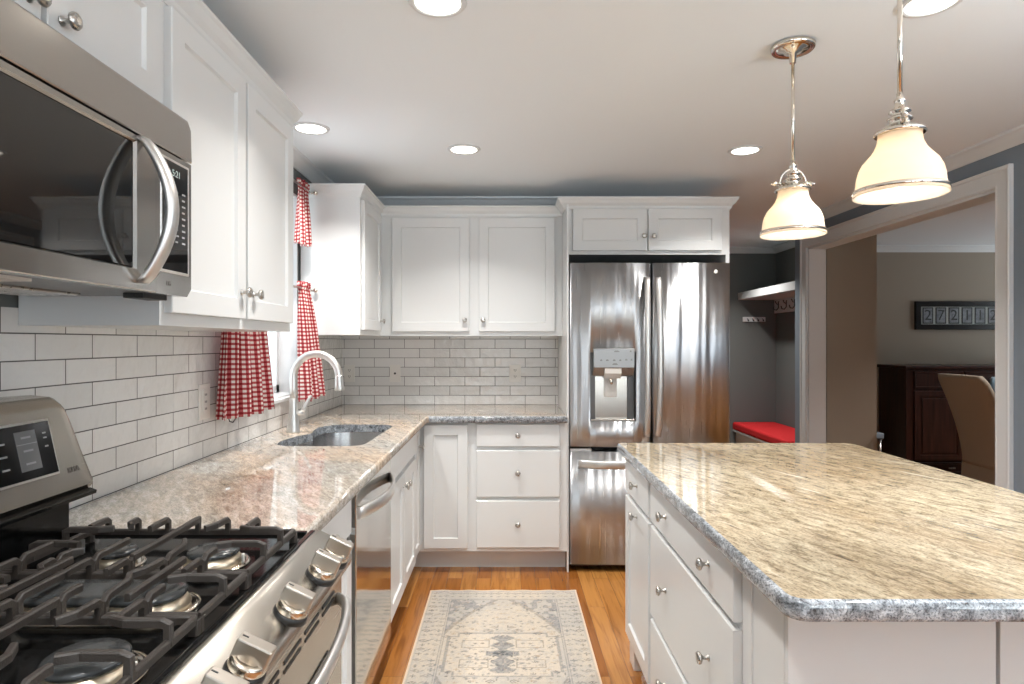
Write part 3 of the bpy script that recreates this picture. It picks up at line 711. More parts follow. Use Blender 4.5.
d1, fy1 = fdoor(.367, .847, .732, 1.803, CUT); vhandle(.822, .79, 1.72, d1, -1)
d2, fy2 = fdoor(.855, 1.310, .732, 1.803); vhandle(.884, .79, 1.72, d2, 1)
d3, _ = fdoor(.367, 1.310, .045, .703, None, 'fridgelow', .008, 'freezer_drawer')
s = MB(); L = []
for i in range(31):
    q = i/30; o = min(1, math.sin(PI*q)*2.2) if 0 < q < 1 else 0; x = .42+(1.256-.42)*q; yy = FY-.002-.042*o-.008*math.sin(PI*q)
    L.append([(x, yy+.007, .612), (x, yy-.004, .610), (x, yy-.009, .622), (x, yy-.009, .648), (x, yy-.004, .658), (x, yy+.007, .656)])
s.loft(L, sm=True); s.build('handle', 'handle', d3)
# dispenser
x0, x1, z0_, z1_ = CUT
ds = MB(); ds.box(x0, x1, FY+.0715, FY+.09, z0_, z1_); ds.box(x0+.001, x0+.032, FY+.012, FY+.072, z0_+.001, z1_-.001, .002)
ds.box(x1-.05, x1-.001, FY+.045, FY+.072, z0_+.001, z1_-.001, .002); dsp = ds.build('dispenser', 'label_grey', d1)
MB().box(x0+.033, x1-.045, FY+.035, FY+.070, z0_+.001, 1.16, .002).build('back_plate', 'steelplain', dsp)
MB(lambda u, v, n: (u, n, v)).box(x0+.004, x1-.004, z0_+.001, z0_+.012, FY-.004, FY+.06, .002).build('drip_tray', 'steelplain', dsp)
pa, pb = .507, .742
MB(lambda u, v, n: (n, u, v)).prism([(FY-.034, 1.195), (FY-.034, 1.300), (FY-.028, 1.306), (FY+.05, 1.306), (FY+.05, 1.135), (FY+.005, 1.148)], pa, pb, 'uv').build('control_panel', 'panelsteel', dsp)
TF = lambda x, z: TM((x, FY-.0345, z), (1, 0, 0), (0, 0, 1))
for (x, z, w) in ((.55, 1.235, .012), (.585, 1.235, .015), (.625, 1.235, .015), (.66, 1.235, .012), (.695, 1.238, .014), (.725, 1.238, .010), (.64, 1.286, .03), (.72, 1.286, .01), (.63, 1.213, .03)):
    MB(F_back(FY-.034)).box(x-w/2, x+w/2, z-.0022, z+.0022, 0, .0006).box(x-w/3, x+w/3, z+.004, z+.0065, 0, .0006).build('touch_icon', 'darkprint', dsp)
MB(lambda u, v, n: (n, u, v)).prism([(FY-.030, 1.16), (FY-.030, 1.190), (FY-.02, 1.194), (FY+.03, 1.194), (FY+.03, 1.13), (FY-.005, 1.13)], .572, .668).build('ice_chute', 'plate', dsp)
MB().lathe((.615, FY+.006, 1.095), [(.007, 0), (.010, .01), (.012, .036)], 'n', 16).build('nozzle', 'chrome', dsp)
MB(F_back(FY+.034)).box(.577, .651, 1.018, 1.135, 0, .010, .004).box(.595, .633, 1.035, 1.040, .010, .012).build('paddle', 'plate', dsp)
lg = MB(F_back(fy2(1.22)))
lg.lathe((1.222, 1.752, -.001), [(.011, 0), (.011, .002), (.009, .0025)], 'n', 24).build('brand_badge', 'plate', d2)
text('badge_letters', 'LG', .010, TM((1.222, fy2(1.22)-.0018, 1.752), (1, 0, 0), (0, 0, 1)), 'darkprint', d2)
MB().box(.376, .50, FY+.01, FY+.06, .7035, .7185).build('hinge', 'handle', t)

# ------------------------------------------------------------------ microwave
t = thing('microwave', (-.9, 1.05, 1.44), 'stainless steel over-the-range microwave with curved handle above the range', 'microwave')
MX = -.715; MA, MBy = .672, 1.432
MB().box(XL+.002, MX-.025, MA, MBy, 1.452, 1.842, .003).build('body', 'label_grey', t)
FM = F_left(MX-.024)
# front shell: chamfered corners at the far side, vent strip above
b = MB(FM)
def chamf(u0, u1, v0, v1, c, n): return [(u0, v0, n), (u1-c, v0, n), (u1, v0+c, n), (u1, v1-c, n), (u1-c, v1, n), (u0, v1, n)]
top = MB(FM); top.loft([[(MA, 1.748, 0), (MBy, 1.748, 0), (MBy, 1.830, 0), (MBy-.012, 1.842, 0), (MA, 1.842, 0)], [(MA, 1.748, .022), (MBy-.001, 1.748, .022), (MBy-.001, 1.826, .020), (MBy-.014, 1.840, .020), (MA, 1.840, .020)], [(MA, 1.750, .024), (MBy-.003, 1.750, .024), (MBy-.003, 1.822, .022), (MBy-.016, 1.836, .022), (MA, 1.836, .022)]]); top.build('vent_strip', 'mw', t)
DYE = 1.287
dr = MB(FM); 
def ring(u0, u1, v0, v1, n): return [(u0, v0, n), (u1, v0, n), (u1, v1, n), (u0, v1, n)]
gu0, gu1, gv0, gv1 = MA+.05, 1.213, 1.487, 1.728
dr.loft([ring(MA, DYE-.002, 1.443, 1.744, 0), ring(MA, DYE-.002, 1.443, 1.744, .022), ring(MA+.002, DYE-.004, 1.445, 1.742, .024), ring(gu0-.004, gu1+.004, gv0-.004, gv1+.004, .024), ring(gu0, gu1, gv0, gv1, .018), ring(gu0+.001, gu1-.001, gv0+.001, gv1-.001, .012)])
d_ = dr.build('door', 'mw', t)
MB(FM).box(gu0+.001, gu1-.001, gv0+.001, gv1-.001, .0125, .019).build('window_glass', 'glass_black', d_)
L = []; b = MB()
for i in range(29):
    q = i/28; o = math.sin(PI*q)**.8 if 0 < q < 1 else 0; z = 1.458+(1.742-1.458)*q; x = MX+.004+.058*o; w = .0165
    y = 1.232
    L.append([(x-.008, y-w, z), (x+.002, y-w, z), (x+.008, y-w*.5, z), (x+.009, y+w*.4, z), (x+.002, y+w, z), (x-.008, y+w, z)])
b.loft(L, sm=True); b.build('handle', 'handle', d_)
cpn = MB(FM); c_ = .018
cpn.loft([[(DYE, 1.443, 0), (MBy-c_, 1.443, 0), (MBy, 1.443+c_, 0), (MBy, 1.744, 0), (DYE, 1.744, 0)], [(DYE, 1.443, .022), (MBy-c_-.002, 1.443, .022), (MBy-.002, 1.443+c_, .022), (MBy-.002, 1.744, .022), (DYE, 1.744, .022)]])
cpo = cpn.build('control_panel', 'mw', t)
ca, cb = 1.308, 1.412
MB(FM).shaker(ca-.006, cb+.006, 1.489, 1.734, .0205, .0035, .0045, .002).build('bezel', 'handle', cpo)
kp = MB(FM).box(ca, cb, 1.495, 1.728, .0215, .0235).build('keypad', 'glass_black', cpo)
YZ = lambda y, z, x: TM((x, y, z), (0, 1, 0), (0, 0, 1))
text('clock_digits', '5:21', .020, YZ(1.362, 1.705, MX+.0002), 'display', kp)
b = MB(F_left(MX-.0006))
for r in range(9):
    z = 1.665-r*.0135
    for c in range(3):
        y = 1.330+c*.028
        b.box(y, y+.014-.003*((r+c) % 2), z, z+.004, 0, .0008)
b.build('key_print', 'print', kp)
text('brand_letters', 'LG', .014, YZ(1.335, 1.466, MX-.0016), 'darkprint', cpo)
und = MB(); und.box(XL+.05, MX-.04, MA+.02, MBy-.02, 1.445, 1.4525); und.build('underside', 'label_grey', t)
b = MB()
b.box(-1.03, -.90, .78, 1.33, 1.440, 1.446, .002); b.build('grease_filter', 'nickel', t)
MB().box(-.84, -.77, .80, 1.02, 1.440, 1.446, .001).build('lamp_lens', 'plate', t)
MB().box(-.80, -.755, 1.31, 1.40, 1.434, 1.446, .002).build('latch_cover', 'blackmatte', t)

# ------------------------------------------------------------------ gas range
t = thing('gas_range', (-.75, 1.045, 0), 'stainless steel gas range with black cast iron grates', 'range')
RA, RB = .662, 1.430; ZT = .905
MB().box(XL+.02, -.40, RA+.002, RB-.002, .05, .84, .002).build('body', 'black', t)
b = MB(); b.box(-1.03, -.4525, RA, RB, .84, ZT, .004)
b.box(-1.03, -.452, RA, RA+.012, ZT-.002, ZT+.008, .002); b.box(-1.03, -.452, RB-.012, RB, ZT-.002, ZT+.008, .002); b.box(-.446, -.434, RA, RB, ZT-.006, ZT+.009, .002)
ck = b.build('cooktop', 'black', t)
# control panel, a sloping bullnose swept along y
sec = [(-.452, .830), (-.452, .905), (-.436, .911), (-.429, .9165), (-.421, .917), (-.412, .912), (-.375, .893), (-.360, .882), (-.351, .868), (-.348, .854), (-.352, .840), (-.362, .830)]
cpn = MB(F_world); loops = []
for y, s_ in ((RA, .0), (RA+.004, 1), (RB-.010, 1), (RB-.003, .96), (RB, .9)):
    k = s_ if s_ else .94
    loops.append([(-.452+(x+.452)*k, y, .875+(z-.875)*k) for x, z in sec])
cpn.loft(loops, sm=False); ctl = cpn.build('control_panel', 'range', t)
for f in ctl.data.polygons: f.use_smooth = True
md = ctl.modifiers.new('edges', 'EDGE_SPLIT'); md.split_angle = math.radians(38)
nrm = Vector((.42, 0, .9075)).normalized(); xd = Vector((nrm.z, 0, -nrm.x))
def range_knob(y, turn):
    root = Vector((-.362, y, .8858))
    A = Vector((0, 1, 0)); Bv = nrm.cross(A)     # frame (A, Bv, nrm)
    Fk = lambda u, v, n: tuple(root + A*u + Bv*v + nrm*n)
    r = MB(Fk).lathe((0, 0, 0), [(.030, -.004), (.0295, .005), (.028, .007)], 'n', 32).build('knob', 'blackmatte', ctl)
    MB(Fk).lathe((0, 0, 0), [(.0262, .006), (.0275, .008), (.0275, .018), (.0258, .0215), (.0195, .0225), (.0185, .019), (.004, .019)], 'n', 36).build('collar', 'knobmetal', r)
    ca, sa = math.cos(turn), math.sin(turn)
    Fg = lambda u, v, n: Fk(u*ca-v*sa, u*sa+v*ca, n)
    MB(Fg).box(-.0115, .0115, -.0262, .0262, .014, .046, .0025).build('grip', 'gripmetal', r)
    MB(Fg).box(-.0012, .0012, .014, .023, .046, .0468).build('pointer_mark', 'slot', r)
for y, a in ((1.315, .0), (1.222, .0), (1.052, .0), (.868, .0), (.775, .0)): range_knob(y, a)
Fp = lambda u, v, n: tuple(Vector((-.413, u, .9095)) + Vector((.9075, 0, -.42))*v + nrm*n)
for yk in (1.315, 1.222, 1.052, .868, .775):
    b = MB(Fp)
    for dy, w in ((.030, .007), (.040, .004), (.022, .003)):
        b.box(yk+dy-w/2, yk+dy+w/2, .008, .011, 0, .0016); b.box(yk-dy*.2+w, yk-dy*.2+2*w, .002, .005, 0, .0016)
    b.build('knob_lettering', 'darkprint', ctl)
# oven door
od = MB().box(-.40, -.372, RA+.006, RB-.006, .20, .822, .004).build('oven_door', 'range', t)
MB().box(-.373, -.3695, RA+.12, RB-.12, .32, .70, .002).build('door_glass', 'glass_black', od)
b = MB()
for k in range(6): b.box(-.3725, -.3705, RA+.06+k*.11, RA+.06+k*.11+.085, .800, .806)
for k in range(6): b.box(-.3725, -.3705, RA+.06+k*.11, RA+.06+k*.11+.085, .785, .791)
b.build('door_vents', 'slot', od)
hp = []
for i in range(27):
    q = i/26; o = math.sin(PI*q)**.45 if 0 < q < 1 else 0
    hp.append((-.372+.062*o, RA+.04+(RB-RA-.08)*q, .775))
MB().tube(hp, .013, 14, up=(0, 0, 1), flat=.8).build('handle', 'handle', od)
MB().box(-.40, -.373, RA+.006, RB-.006, .06, .19, .004).build('warming_drawer', 'range', t)
# backguard
Fb = lambda u, v, n: (v, u, n)
bk = MB(lambda u, v, n: (u, n, v)); 
secb = [(XL+.0075, .90), (XL+.0075, 1.205), (-1.10, 1.222), (-1.04, 1.226), (-1.0, 1.222), (-.986, 1.210), (-.980, 1.195), (-.944, 1.035), (-.942, 1.022), (-.95, 1.012), (-1.0, 1.005), (-1.03, .90)]
loops = []
for y, k in ((RA, .965), (RA+.01, .992), (RA+.03, 1), (RB-.055, 1), (RB-.042, .994), (RB-.031, .982), (RB-.022, .964), (RB-.017, .945), (RB-.014, .92)):
    loops.append([(XL+.0075+(u+1.1155)*1, v*1 if v < 1.1 else v-(1-k)*.9, y+(.008 if False else 0)) for u, v in secb])
# end cap leans outward towards the bottom
def fin(L, g): return [(u, v, n + g*(1.226-max(v, 1.01))/.22*.018) for u, v, n in L]
loops = [fin(L, -1) if i < 2 else (fin(L, 1) if i > 2 else L) for i, L in enumerate(loops)]
bk.loft(loops); bgd = bk.build('backguard', 'range', t)
for f in bgd.data.polygons: f.use_smooth = True
md = bgd.modifiers.new('edges', 'EDGE_SPLIT'); md.split_angle = math.radians(35)
MB().box(XL+.008, -.985, RA+.01, RB-.012, .90, 1.003, .003).build('back_panel', 'black', t)
MB(lambda u, v, n: (u, n, v)).prism([(-1.03, 1.002), (-1.03, 1.010), (-.945, 1.012), (-.930, 1.006), (-.932, .999), (-.96, .996)], RA+.002, RB-.002).build('back_lip', 'black', t)
# display on the tilted face
tu = Vector((-.980-(-.944), 0, 1.195-1.035)).normalized(); tn = Vector((tu.z, 0, -tu.x))
o0 = Vector((-.944, 0, 1.035))
Fd = lambda u, v, n: tuple(o0 + Vector((0, u, 0)) + tu*v + tn*n)
MB(Fd).shaker(.755, 1.338, .028, .148, -.002, .0040, .004, .002).build('display_bezel', 'handle', bgd)
dg = MB(Fd).box(.760, 1.333, .033, .143, -.002, .0032, .001).build('display_glass', 'black', bgd)
MB(Fd).box(1.235, 1.29, .050, .130, .0030, .0038).build('key_panel', 'label_grey', dg)
b = MB(Fd)
for k, v in enumerate((.115, .088, .062)): b.box(1.250, 1.275, v, v+.004, .0036, .0044)
b.box(1.236, 1.289, .103, .1045, .0036, .0044)
for u in (1.16, 1.19, 1.05, 1.08):
    for v in (.060, .085, .11): b.box(u, u+.018, v, v+.0035, .003, .0040)
for v in (.118, .108, .09): b.box(1.309, 1.318, v, v+.003, .003, .0040)
b.build('key_print', 'print', dg)
text('badge_letters', 'KMA', .017, TM(Fd(1.380, .028, .0012), (0, 1, 0), tuple(tu)), 'darkprint', bgd)
# burners
def burner(x, y, r, lbl=None, oval=0):
    s = MB()
    if oval:
        def st(rr, z): 
            return [(x+oval+rr*math.cos(a), y+rr*math.sin(a), z) for a in [(-PI/2+PI*k/14) for k in range(15)]]+[(x-oval+rr*math.cos(a), y+rr*math.sin(a), z) for a in [(PI/2+PI*k/14) for k in range(15)]]
    else:
        def st(rr, z): return [(x+rr*math.cos(2*PI*k/40), y+rr*math.sin(2*PI*k/40), z) for k in range(40)]
    q = ZT-.001
    s.loft([st(r*1.35, q), st(r*1.35, q+.004), st(r*1.2, q+.006), st(r*1.15, q+.003)], sm=True)
    root = s.build('burner', 'chrome', ck)
    MB().loft([st(r*1.05, q+.002), st(r*1.08, q+.008), st(r*1.0, q+.014), st(r*.9, q+.022)], sm=True).build('burner_head', 'alu', root)
    MB().loft([st(r*.92, q+.0215), st(r*.96, q+.025), st(r*.95, q+.029), st(r*.88, q+.032), st(r*.5, q+.033)], sm=True).build('burner_cap', 'cap', root)
    MB().box(x+r*1.12, x+r*1.2, y-.004, y+.004, q, q+.022, .001).build('igniter', 'plate', root)
burner(-.575, 1.235, .050); burner(-.765, 1.235, .038); burner(-.66, 1.03, .050, oval=.085); burner(-.545, .815, .054); burner(-.775, .815, .042)
# grates: three cast-iron sections
def grate(ya, yb, cx, kind):
    s = MB(); zf = ZT+.024; zt = ZT+.052; xa, xb = -.905, -.463; w, h = .0095, .012
    for y in (ya, yb): s.bar([(xa, y, zf), (xb, y, zf)], w, h)
    for x in (xa, xb): s.bar([(x, ya, zf), (x, yb, zf)], w, h)
    for x in (xa, xb):
        for y in (ya, yb): s.bar([(x, y, ZT+.001), (x, y, zf)], .014, .014, up=(1, 0, 0))
    ym = (ya+yb)/2
    # fingers along y: start on a frame bar with an upright post, then run inward on top
    xs = [-.865, -.80, -.735, -.67, -.605, -.54]
    for k, x in enumerate(xs):
        ln = (.085, .055, .10, .06, .095, .06)[k]
        for y, sg in ((ya, 1), (yb, -1)):
            n_ = ln if (k+(sg > 0)) % 2 else ln*.72
            bend = (.018 if k % 3 == 1 else 0)*(1 if k < 3 else -1)
            s.bar([(x, y, zf-.004), (x, y, zt-.006), (x, y+sg*.008, zt), (x+bend*.2, y+sg*n_*.7, zt), (x+bend, y+sg*n_, zt-.001)], w, h, lat=(-sg, 0, 0))
            if kind == 'outer' and ((sg > 0) == (y > 1)) : pass
    # fingers along x from the front and back bars
    for y in (ym-.045, ym+.045) if kind != 'mid' else (ym,):
        s.bar([(xb, y, zf-.004), (xb, y, zt-.004), (xb-.010, y, zt), (xb-.06, y, zt), (xb-.085, y+(.01 if y > ym else -.01), zt)], w*1.05, h, lat=(0, -1, 0))
        s.bar([(xa, y, zf-.004), (xa, y, zt-.004), (xa+.010, y, zt), (xa+.07, y, zt), (xa+.095, y+(.008 if y > ym else -.008), zt)], w, h, lat=(0, 1, 0))
    if kind == 'mid':
        for x in (-.77, -.57): s.bar([(x, ya, zt), (x, yb, zt)], w, h)
    else:
        s.bar([(-.668, ya, zt), (-.668, yb, zt)], w, h)
    o = s.build('grate', 'iron', ck)
    return o
grate(1.122, 1.368, -.6, 'right'); grate(.945, 1.112, -.6, 'mid'); grate(.70, .935, -.6, 'left')

# ------------------------------------------------------------------ island
t = thing('kitchen_island', (.95, 1.9, 0), 'white kitchen island with drawers and a granite top', 'kitchen island')
IX = .522; FI = F_right(IX)
b = MB(); b.box(IX, 1.16, 1.175, 2.648, .115, BZ+.004, .001)
b.box(IX+.075, 1.10, 1.25, 2.57, 0, .116)
b.box(IX, IX+.03, 2.56, 2.648, 0, .12, .002); b.box(IX-.004, IX+.08, 1.172, 1.285, 0, BZ+.003, .001); b.box(IX-.004, IX+.01, 1.327, 1.373, .115, BZ+.003, .001)
b.box(IX-.002, .904, 1.158, 1.176, 0, BZ+.003, .001); b.box(.909, 1.16, 1.155, 1.176, 0, BZ+.003, .001)
b.build('body', 'white', t)
door(FI, 2.222, 2.642, .722, .852, 0, t, (2.41, .790), True, 'drawer'); door(FI, 2.222, 2.642, .125, .700, 0, t, (2.41, .672))
door(FI, 1.388, 2.185, .722, .856, 0, t, [(1.975, .792), (1.555, .792)], True, 'drawer'); door(FI, 1.388, 2.185, .400, .704, 0, t, [(1.975, .560), (1.555, .560)], True, 'drawer'); door(FI, 1.388, 2.185, .125, .380, 0, t, [(1.975, .265), (1.555, .265)], True, 'drawer')
xa, xb, ya, yb = .470, 1.468, 1.038, 2.668
outer = arc(xa+.035, ya+.035, .035, 180, 270, 5)+arc(xb-.035, ya+.035, .035, 270, 360, 5)+arc(xb-.035, yb-.035, .035, 0, 90, 5)+arc(xa+.015, yb-.015, .015, 90, 180, 4)
tag(slab_obj('island_worktop', outer, None, .876, .914, ['gr_isl', 'gr_edge', 'gr_edge']), 'beige granite slab with grey edge topping the kitchen island', 'worktop')

# ------------------------------------------------------------------ rug
def rug():
    import numpy as np
    x0, x1, y0_, y1_ = -.408, .381, .90, 3.375; st = .0046
    nx, ny = int((x1-x0)/st), int((y1_-y0_)/st); rnd = random.Random(4)
    rs = np.random.RandomState(3)
    def smooth(n0, n1):
        g = rs.rand(n0+2, n1+2); xi = np.linspace(0, n0, nx, endpoint=False); yi = np.linspace(0, n1, ny, endpoint=False)
        a = xi.astype(int)[:, None]; b_ = yi.astype(int)[None, :]; fx_ = (xi-xi.astype(int))[:, None]; fy_ = (yi-yi.astype(int))[None, :]
        fx_ = fx_*fx_*(3-2*fx_); fy_ = fy_*fy_*(3-2*fy_)
        return g[a, b_]*(1-fx_)*(1-fy_)+g[a+1, b_]*fx_*(1-fy_)+g[a, b_+1]*(1-fx_)*fy_+g[a+1, b_+1]*fx_*fy_
    X = (np.arange(nx)+.5)*st; Y = (np.arange(ny)+.5)*st; Xg, Yg = np.meshgrid(X, Y, indexing='ij'); Wd, Ln = nx*st, ny*st
    dx = np.minimum(Xg, Wd-Xg); dy = np.minimum(Yg, Ln-Yg); e = np.minimum(dx, dy); cx = np.abs(Xg-Wd/2)
    cream = np.array([.52, .45, .365]); grey = np.array([.41, .385, .355]); blue = np.array([.145, .157, .17]); dark = np.array([.06, .065, .07]); peach = np.array([.62, .47, .33])
    C = np.zeros((nx, ny, 3)); C[:] = cream
    n1 = smooth(6, 14); n2 = smooth(30, 70); n3 = smooth(90, 220)
    def put(mask, col, a=1.0):
        m = (mask.astype(float)*a)[..., None] if not isinstance(a, np.ndarray) else (mask*a)[..., None]
        C[:] = C*(1-m)+col*m
    put(np.ones_like(n1, bool), grey, np.clip((n1-.35)*1.6, 0, .75))
    field = (e > .125)
    P = 1.36
    yc = np.abs(((Ln-Yg-.685+P/2) % P)-P/2)                   # medallions repeat down the runner
    sh = (cx/.335)**1.3+(yc/.60)**1.3
    put(field & (sh > 1.0), grey, .6); put(field & (sh > 1.0) & (n2 > .50), blue, .6); put(field & (np.abs(sh-.97) < .035) & (n2 > .3), dark, .45)
    md_ = (np.maximum(cx/.245, yc/.15) < 1) | (np.maximum(cx/.20, yc/.185) < 1)
    put(field & md_, cream*1.06, .85)
    ed = np.abs(np.minimum(np.maximum(cx/.245, yc/.15), np.maximum(cx/.20, yc/.185))-1) < .03
    put(field & ed, blue, .6)
    put((np.abs(cx-.12) < .062) & (np.abs(yc-.085) < .035) & ~((np.abs(cx-.12) < .056) & (np.abs(yc-.085) < .029)), dark, .55)
    put((cx < .035*(1+.5*np.cos(yc*90))) & (yc < .16), blue, .75); put((cx < .07) & (yc < .018), blue, .75); put((cx/.05+yc/.022 < 1), dark, .7)
    # small motifs mirrored left/right
    def motif(mx, my, kind, col, a, s_=1.0):
        for ccx in (mx, Wd-mx):
            q = np.abs(Xg-ccx)/s_; w = np.abs(Yg-my)/s_
            if kind == 0: m = (q/.011+w/.008 < 1)
            elif kind == 1: m = ((q/.024+w/.015 < 1) & (q/.016+w/.009 > 1)) | (q/.006+w/.005 < 1)
            elif kind == 2: sg = 1 if ccx == mx else -1; m = (np.abs((Yg-my)-sg*(Xg-ccx)*.7) < .004*s_) & (q < .019)
            else: m = ((q < .003) & (w < .014)) | ((w < .003) & (q < .014))
            put(m, col, a)
    k = 0; yy = .02
    while yy < Ln:
        for mx in (.035, .066, .098): 
            kind = (k*2+int(mx*100)) % 4; motif(mx+rnd.uniform(-.004, .004), yy+rnd.uniform(-.008, .008), kind, blue if k % 3 else dark, .75, rnd.uniform(.7, 1.05)); k += 1
        yy += .044
    for _ in range(620):
        motif(rnd.uniform(.135, Wd/2), rnd.uniform(.13, Ln-.13), rnd.choice([0, 0, 3, 0, 1]), rnd.choice([blue, dark, peach*.6, blue]), .7, rnd.uniform(.45, .95))
    for mx in np.arange(.13, Wd/2, .04):
        for my in (.045, .085, Ln-.045, Ln-.085): motif(mx, my, int(mx*100+my*10) % 4, blue, .7, .9)
    for b0 in (.018, .118, .126): put(np.abs(e-b0) < .0022, blue if b0 > .1 else grey*.8, .6)
    put(n3 > .62, grey, .45); put(n3 < .25, cream*1.08, .4)
    put(e < .009, peach*1.15, .9)
    bm = bmesh.new()
    lay = bm.verts.layers.float_color.new('weave')
    V = []
    for i in range(nx):
        row = []
        for j in range(ny):
            v = bm.verts.new((x0+X[i], y0_+Y[j], .008+.0006*(n2[i, j])+(.003*math.sin(X[i]*22)**2 if j > ny-4 else 0))); v[lay] = (*C[i, j], 1); row.append(v)
        V.append(row)
    for i in range(nx-1):
        for j in range(ny-1): bm.faces.new((V[i][j], V[i+1][j], V[i+1][j+1], V[i][j+1]))
    # skirt down to the floor
    ring_ = [V[i][0] for i in range(nx)]+[V[nx-1][j] for j in range(1, ny)]+[V[i][ny-1] for i in range(nx-2, -1, -1)]+[V[0][j] for j in range(ny-2, 0, -1)]
    low = []
    for v in ring_:
        w = bm.verts.new((v.co.x, v.co.y, .0005)); w[lay] = v[lay]; low.append(w)
    for i in range(len(ring_)): bm.faces.new((ring_[i], low[i], low[(i+1) % len(low)], ring_[(i+1) % len(ring_)]))
    me = bpy.data.meshes.new('runner_rug'); bm.to_mesh(me); bm.free(); me.materials.append(M['rug'])
    o = bpy.data.objects.new('runner_rug', me); COL.objects.link(o)
    tag(o, 'faded cream and blue-grey patterned runner rug on the oak floor', 'rug')
rug()

# ------------------------------------------------------------------ recessed lights
def downlight(x, y, lbl, power=9):
    t = thing('recessed_light', (x, y, ZC), lbl, 'ceiling light', 'recessed ceiling lights')
    MB().lathe((x, y, ZC-.007), [(.066, .004), (.068, .0), (.080, .001), (.085, .0065), (.066, .0065)], 'n', 40, cap=False).build('trim_ring', 'trim', t)
    MB().lathe((x, y, ZC-.0035), [(.066, .0), (.066, .003)], 'n', 40).build('lens', 'lamp', t)
    l = area('recessed_lamp', (x, y, ZC-.009), (0, 0, 0), .125, 0, power, (1, .965, .92), 'DISK', math.radians(118))
downlight(-.214, 3.199, 'round recessed ceiling light before the two-door cabinet on back wall')
downlight(-.896, 2.885, 'round recessed ceiling light beside the sink window')
downlight(1.224, 3.215, 'round recessed ceiling light between the refrigerator cabinet and pendants')
downlight(-.197, 1.815, 'round recessed ceiling light over the walkway, cut by the top edge')
downlight(1.229, 1.815, 'round recessed ceiling light behind the rod of the nearer pendant')
for x in (-.197, 1.229): downlight(x, .35, 'round recessed ceiling light above the camera', 9)
downlight(4.5, 4.35, 'unseen recessed ceiling light added to brighten the dining room', 30); downlight(1.95, 5.75, 'round recessed ceiling light in the mudroom', 13)  # dining light is out of view, added because that room was dark

# ------------------------------------------------------------------ pendants
def pendant(x, y, lbl, rot):
    t = thing('pendant_light', (x, y, ZC), lbl, 'pendant light', 'pendant lights over the island')
    MB().lathe((x, y, ZC), [(.064, 0), (.069, -.004), (.069, -.013), (.064, -.018), (.058, -.016), (.050, -.013), (.046, -.018), (.030, -.020), (.027, -.026), (.012, -.030), (.0095, -.06)], 'n', 40).build('canopy', 'chrome', t)
    zb = 1.693; zs = 1.845
    MB().lathe((x, y, 1.925), [(.0055, 0), (.0055, ZC-.05-1.925)], 'n', 14).build('rod', 'chrome', t)
    MB().lathe((x, y, zs-.004), [(.053, 0), (.056, .003), (.055, .009), (.046, .012), (.038, .013), (.034, .020), (.024, .023), (.022, .032), (.027, .036), (.028, .040), (.020, .044), (.018, .052), (.024, .055), (.022, .060), (.012, .066), (.010, .080), (.013, .083), (.008, .088), (.0075, .10)], 'n', 32).build('socket_cup', 'chrome', t)
    ca, sa = math.cos(rot), math.sin(rot); pts = []
    for i in range(17):
        a = PI*i/16; r = .043*math.cos(a); pts.append((x+ca*r, y+sa*r, 1.868+.046*math.sin(a)))
    s = MB(); s.tube([(pts[0][0], pts[0][1], 1.858)]+pts+[(pts[-1][0], pts[-1][1], 1.858)], .0035, 10)
    s.build('yoke', 'chrome', t)
    for sg in (-1, 1):
        s = MB(lambda u, v, n, sg=sg: (x+ca*sg*n-sa*u, y+sa*sg*n+ca*u, v))
        s.lathe((0, 1.866, .012), [(.004, 0), (.004, .028), (.009, .030), (.009, .036), (.004, .038), (.0045, .042), (.008, .045), (.0085, .050), (.004, .054), (.006, .057), (.003, .061)], 'n', 16).build('thumb_screw', 'chrome', t)
    out = [(.050, 1.842), (.051, 1.835), (.053, 1.822), (.060, 1.806), (.073, 1.790), (.087, 1.775), (.096, 1.758), (.1005, 1.740), (.102, 1.722), (.105, 1.710), (.109, 1.700), (.110, 1.695)]
    out = [(r*.925, z) for r, z in out]; inn = [(r-.003, z) for r, z in out[::-1]]
    s = MB(); s.lathe((x, y, 0), [(r, z) for r, z in out+inn], 'n', 48, cap=False); sh = s.build('lamp_shade', 'opal', t)
    MB().lathe((x, y, 0), [(.0965, 1.713), (.1005, 1.711), (.1022, 1.703), (.1000, 1.7020), (.0970, 1.706)], 'n', 48, cap=False).build('shade_band', 'chrome', sh)
    s = MB(); s.lathe((x, y, 1.76), [(.002, -.045), (.016, -.042), (.027, -.030), (.030, -.014), (.026, .006), (.015, .028), (.013, .050), (.013, .075)], 'n', 24); s.build('bulb', 'lamphot', t)
    l = bpy.data.lights.new('pendant_lamp', 'POINT'); l.energy = .9; l.color = (1, .88, .77); l.shadow_soft_size = .03
    o = bpy.data.objects.new('pendant_lamp', l); o.location = (x, y, 1.695); COL.objects.link(o)
pendant(.95, 2.08, 'farther pendant lamp with opal glass shade, its ceiling canopy in view', 0)
pendant(.95, 1.515, 'nearer pendant lamp with opal glass shade, its canopy cut off above', 1.2)

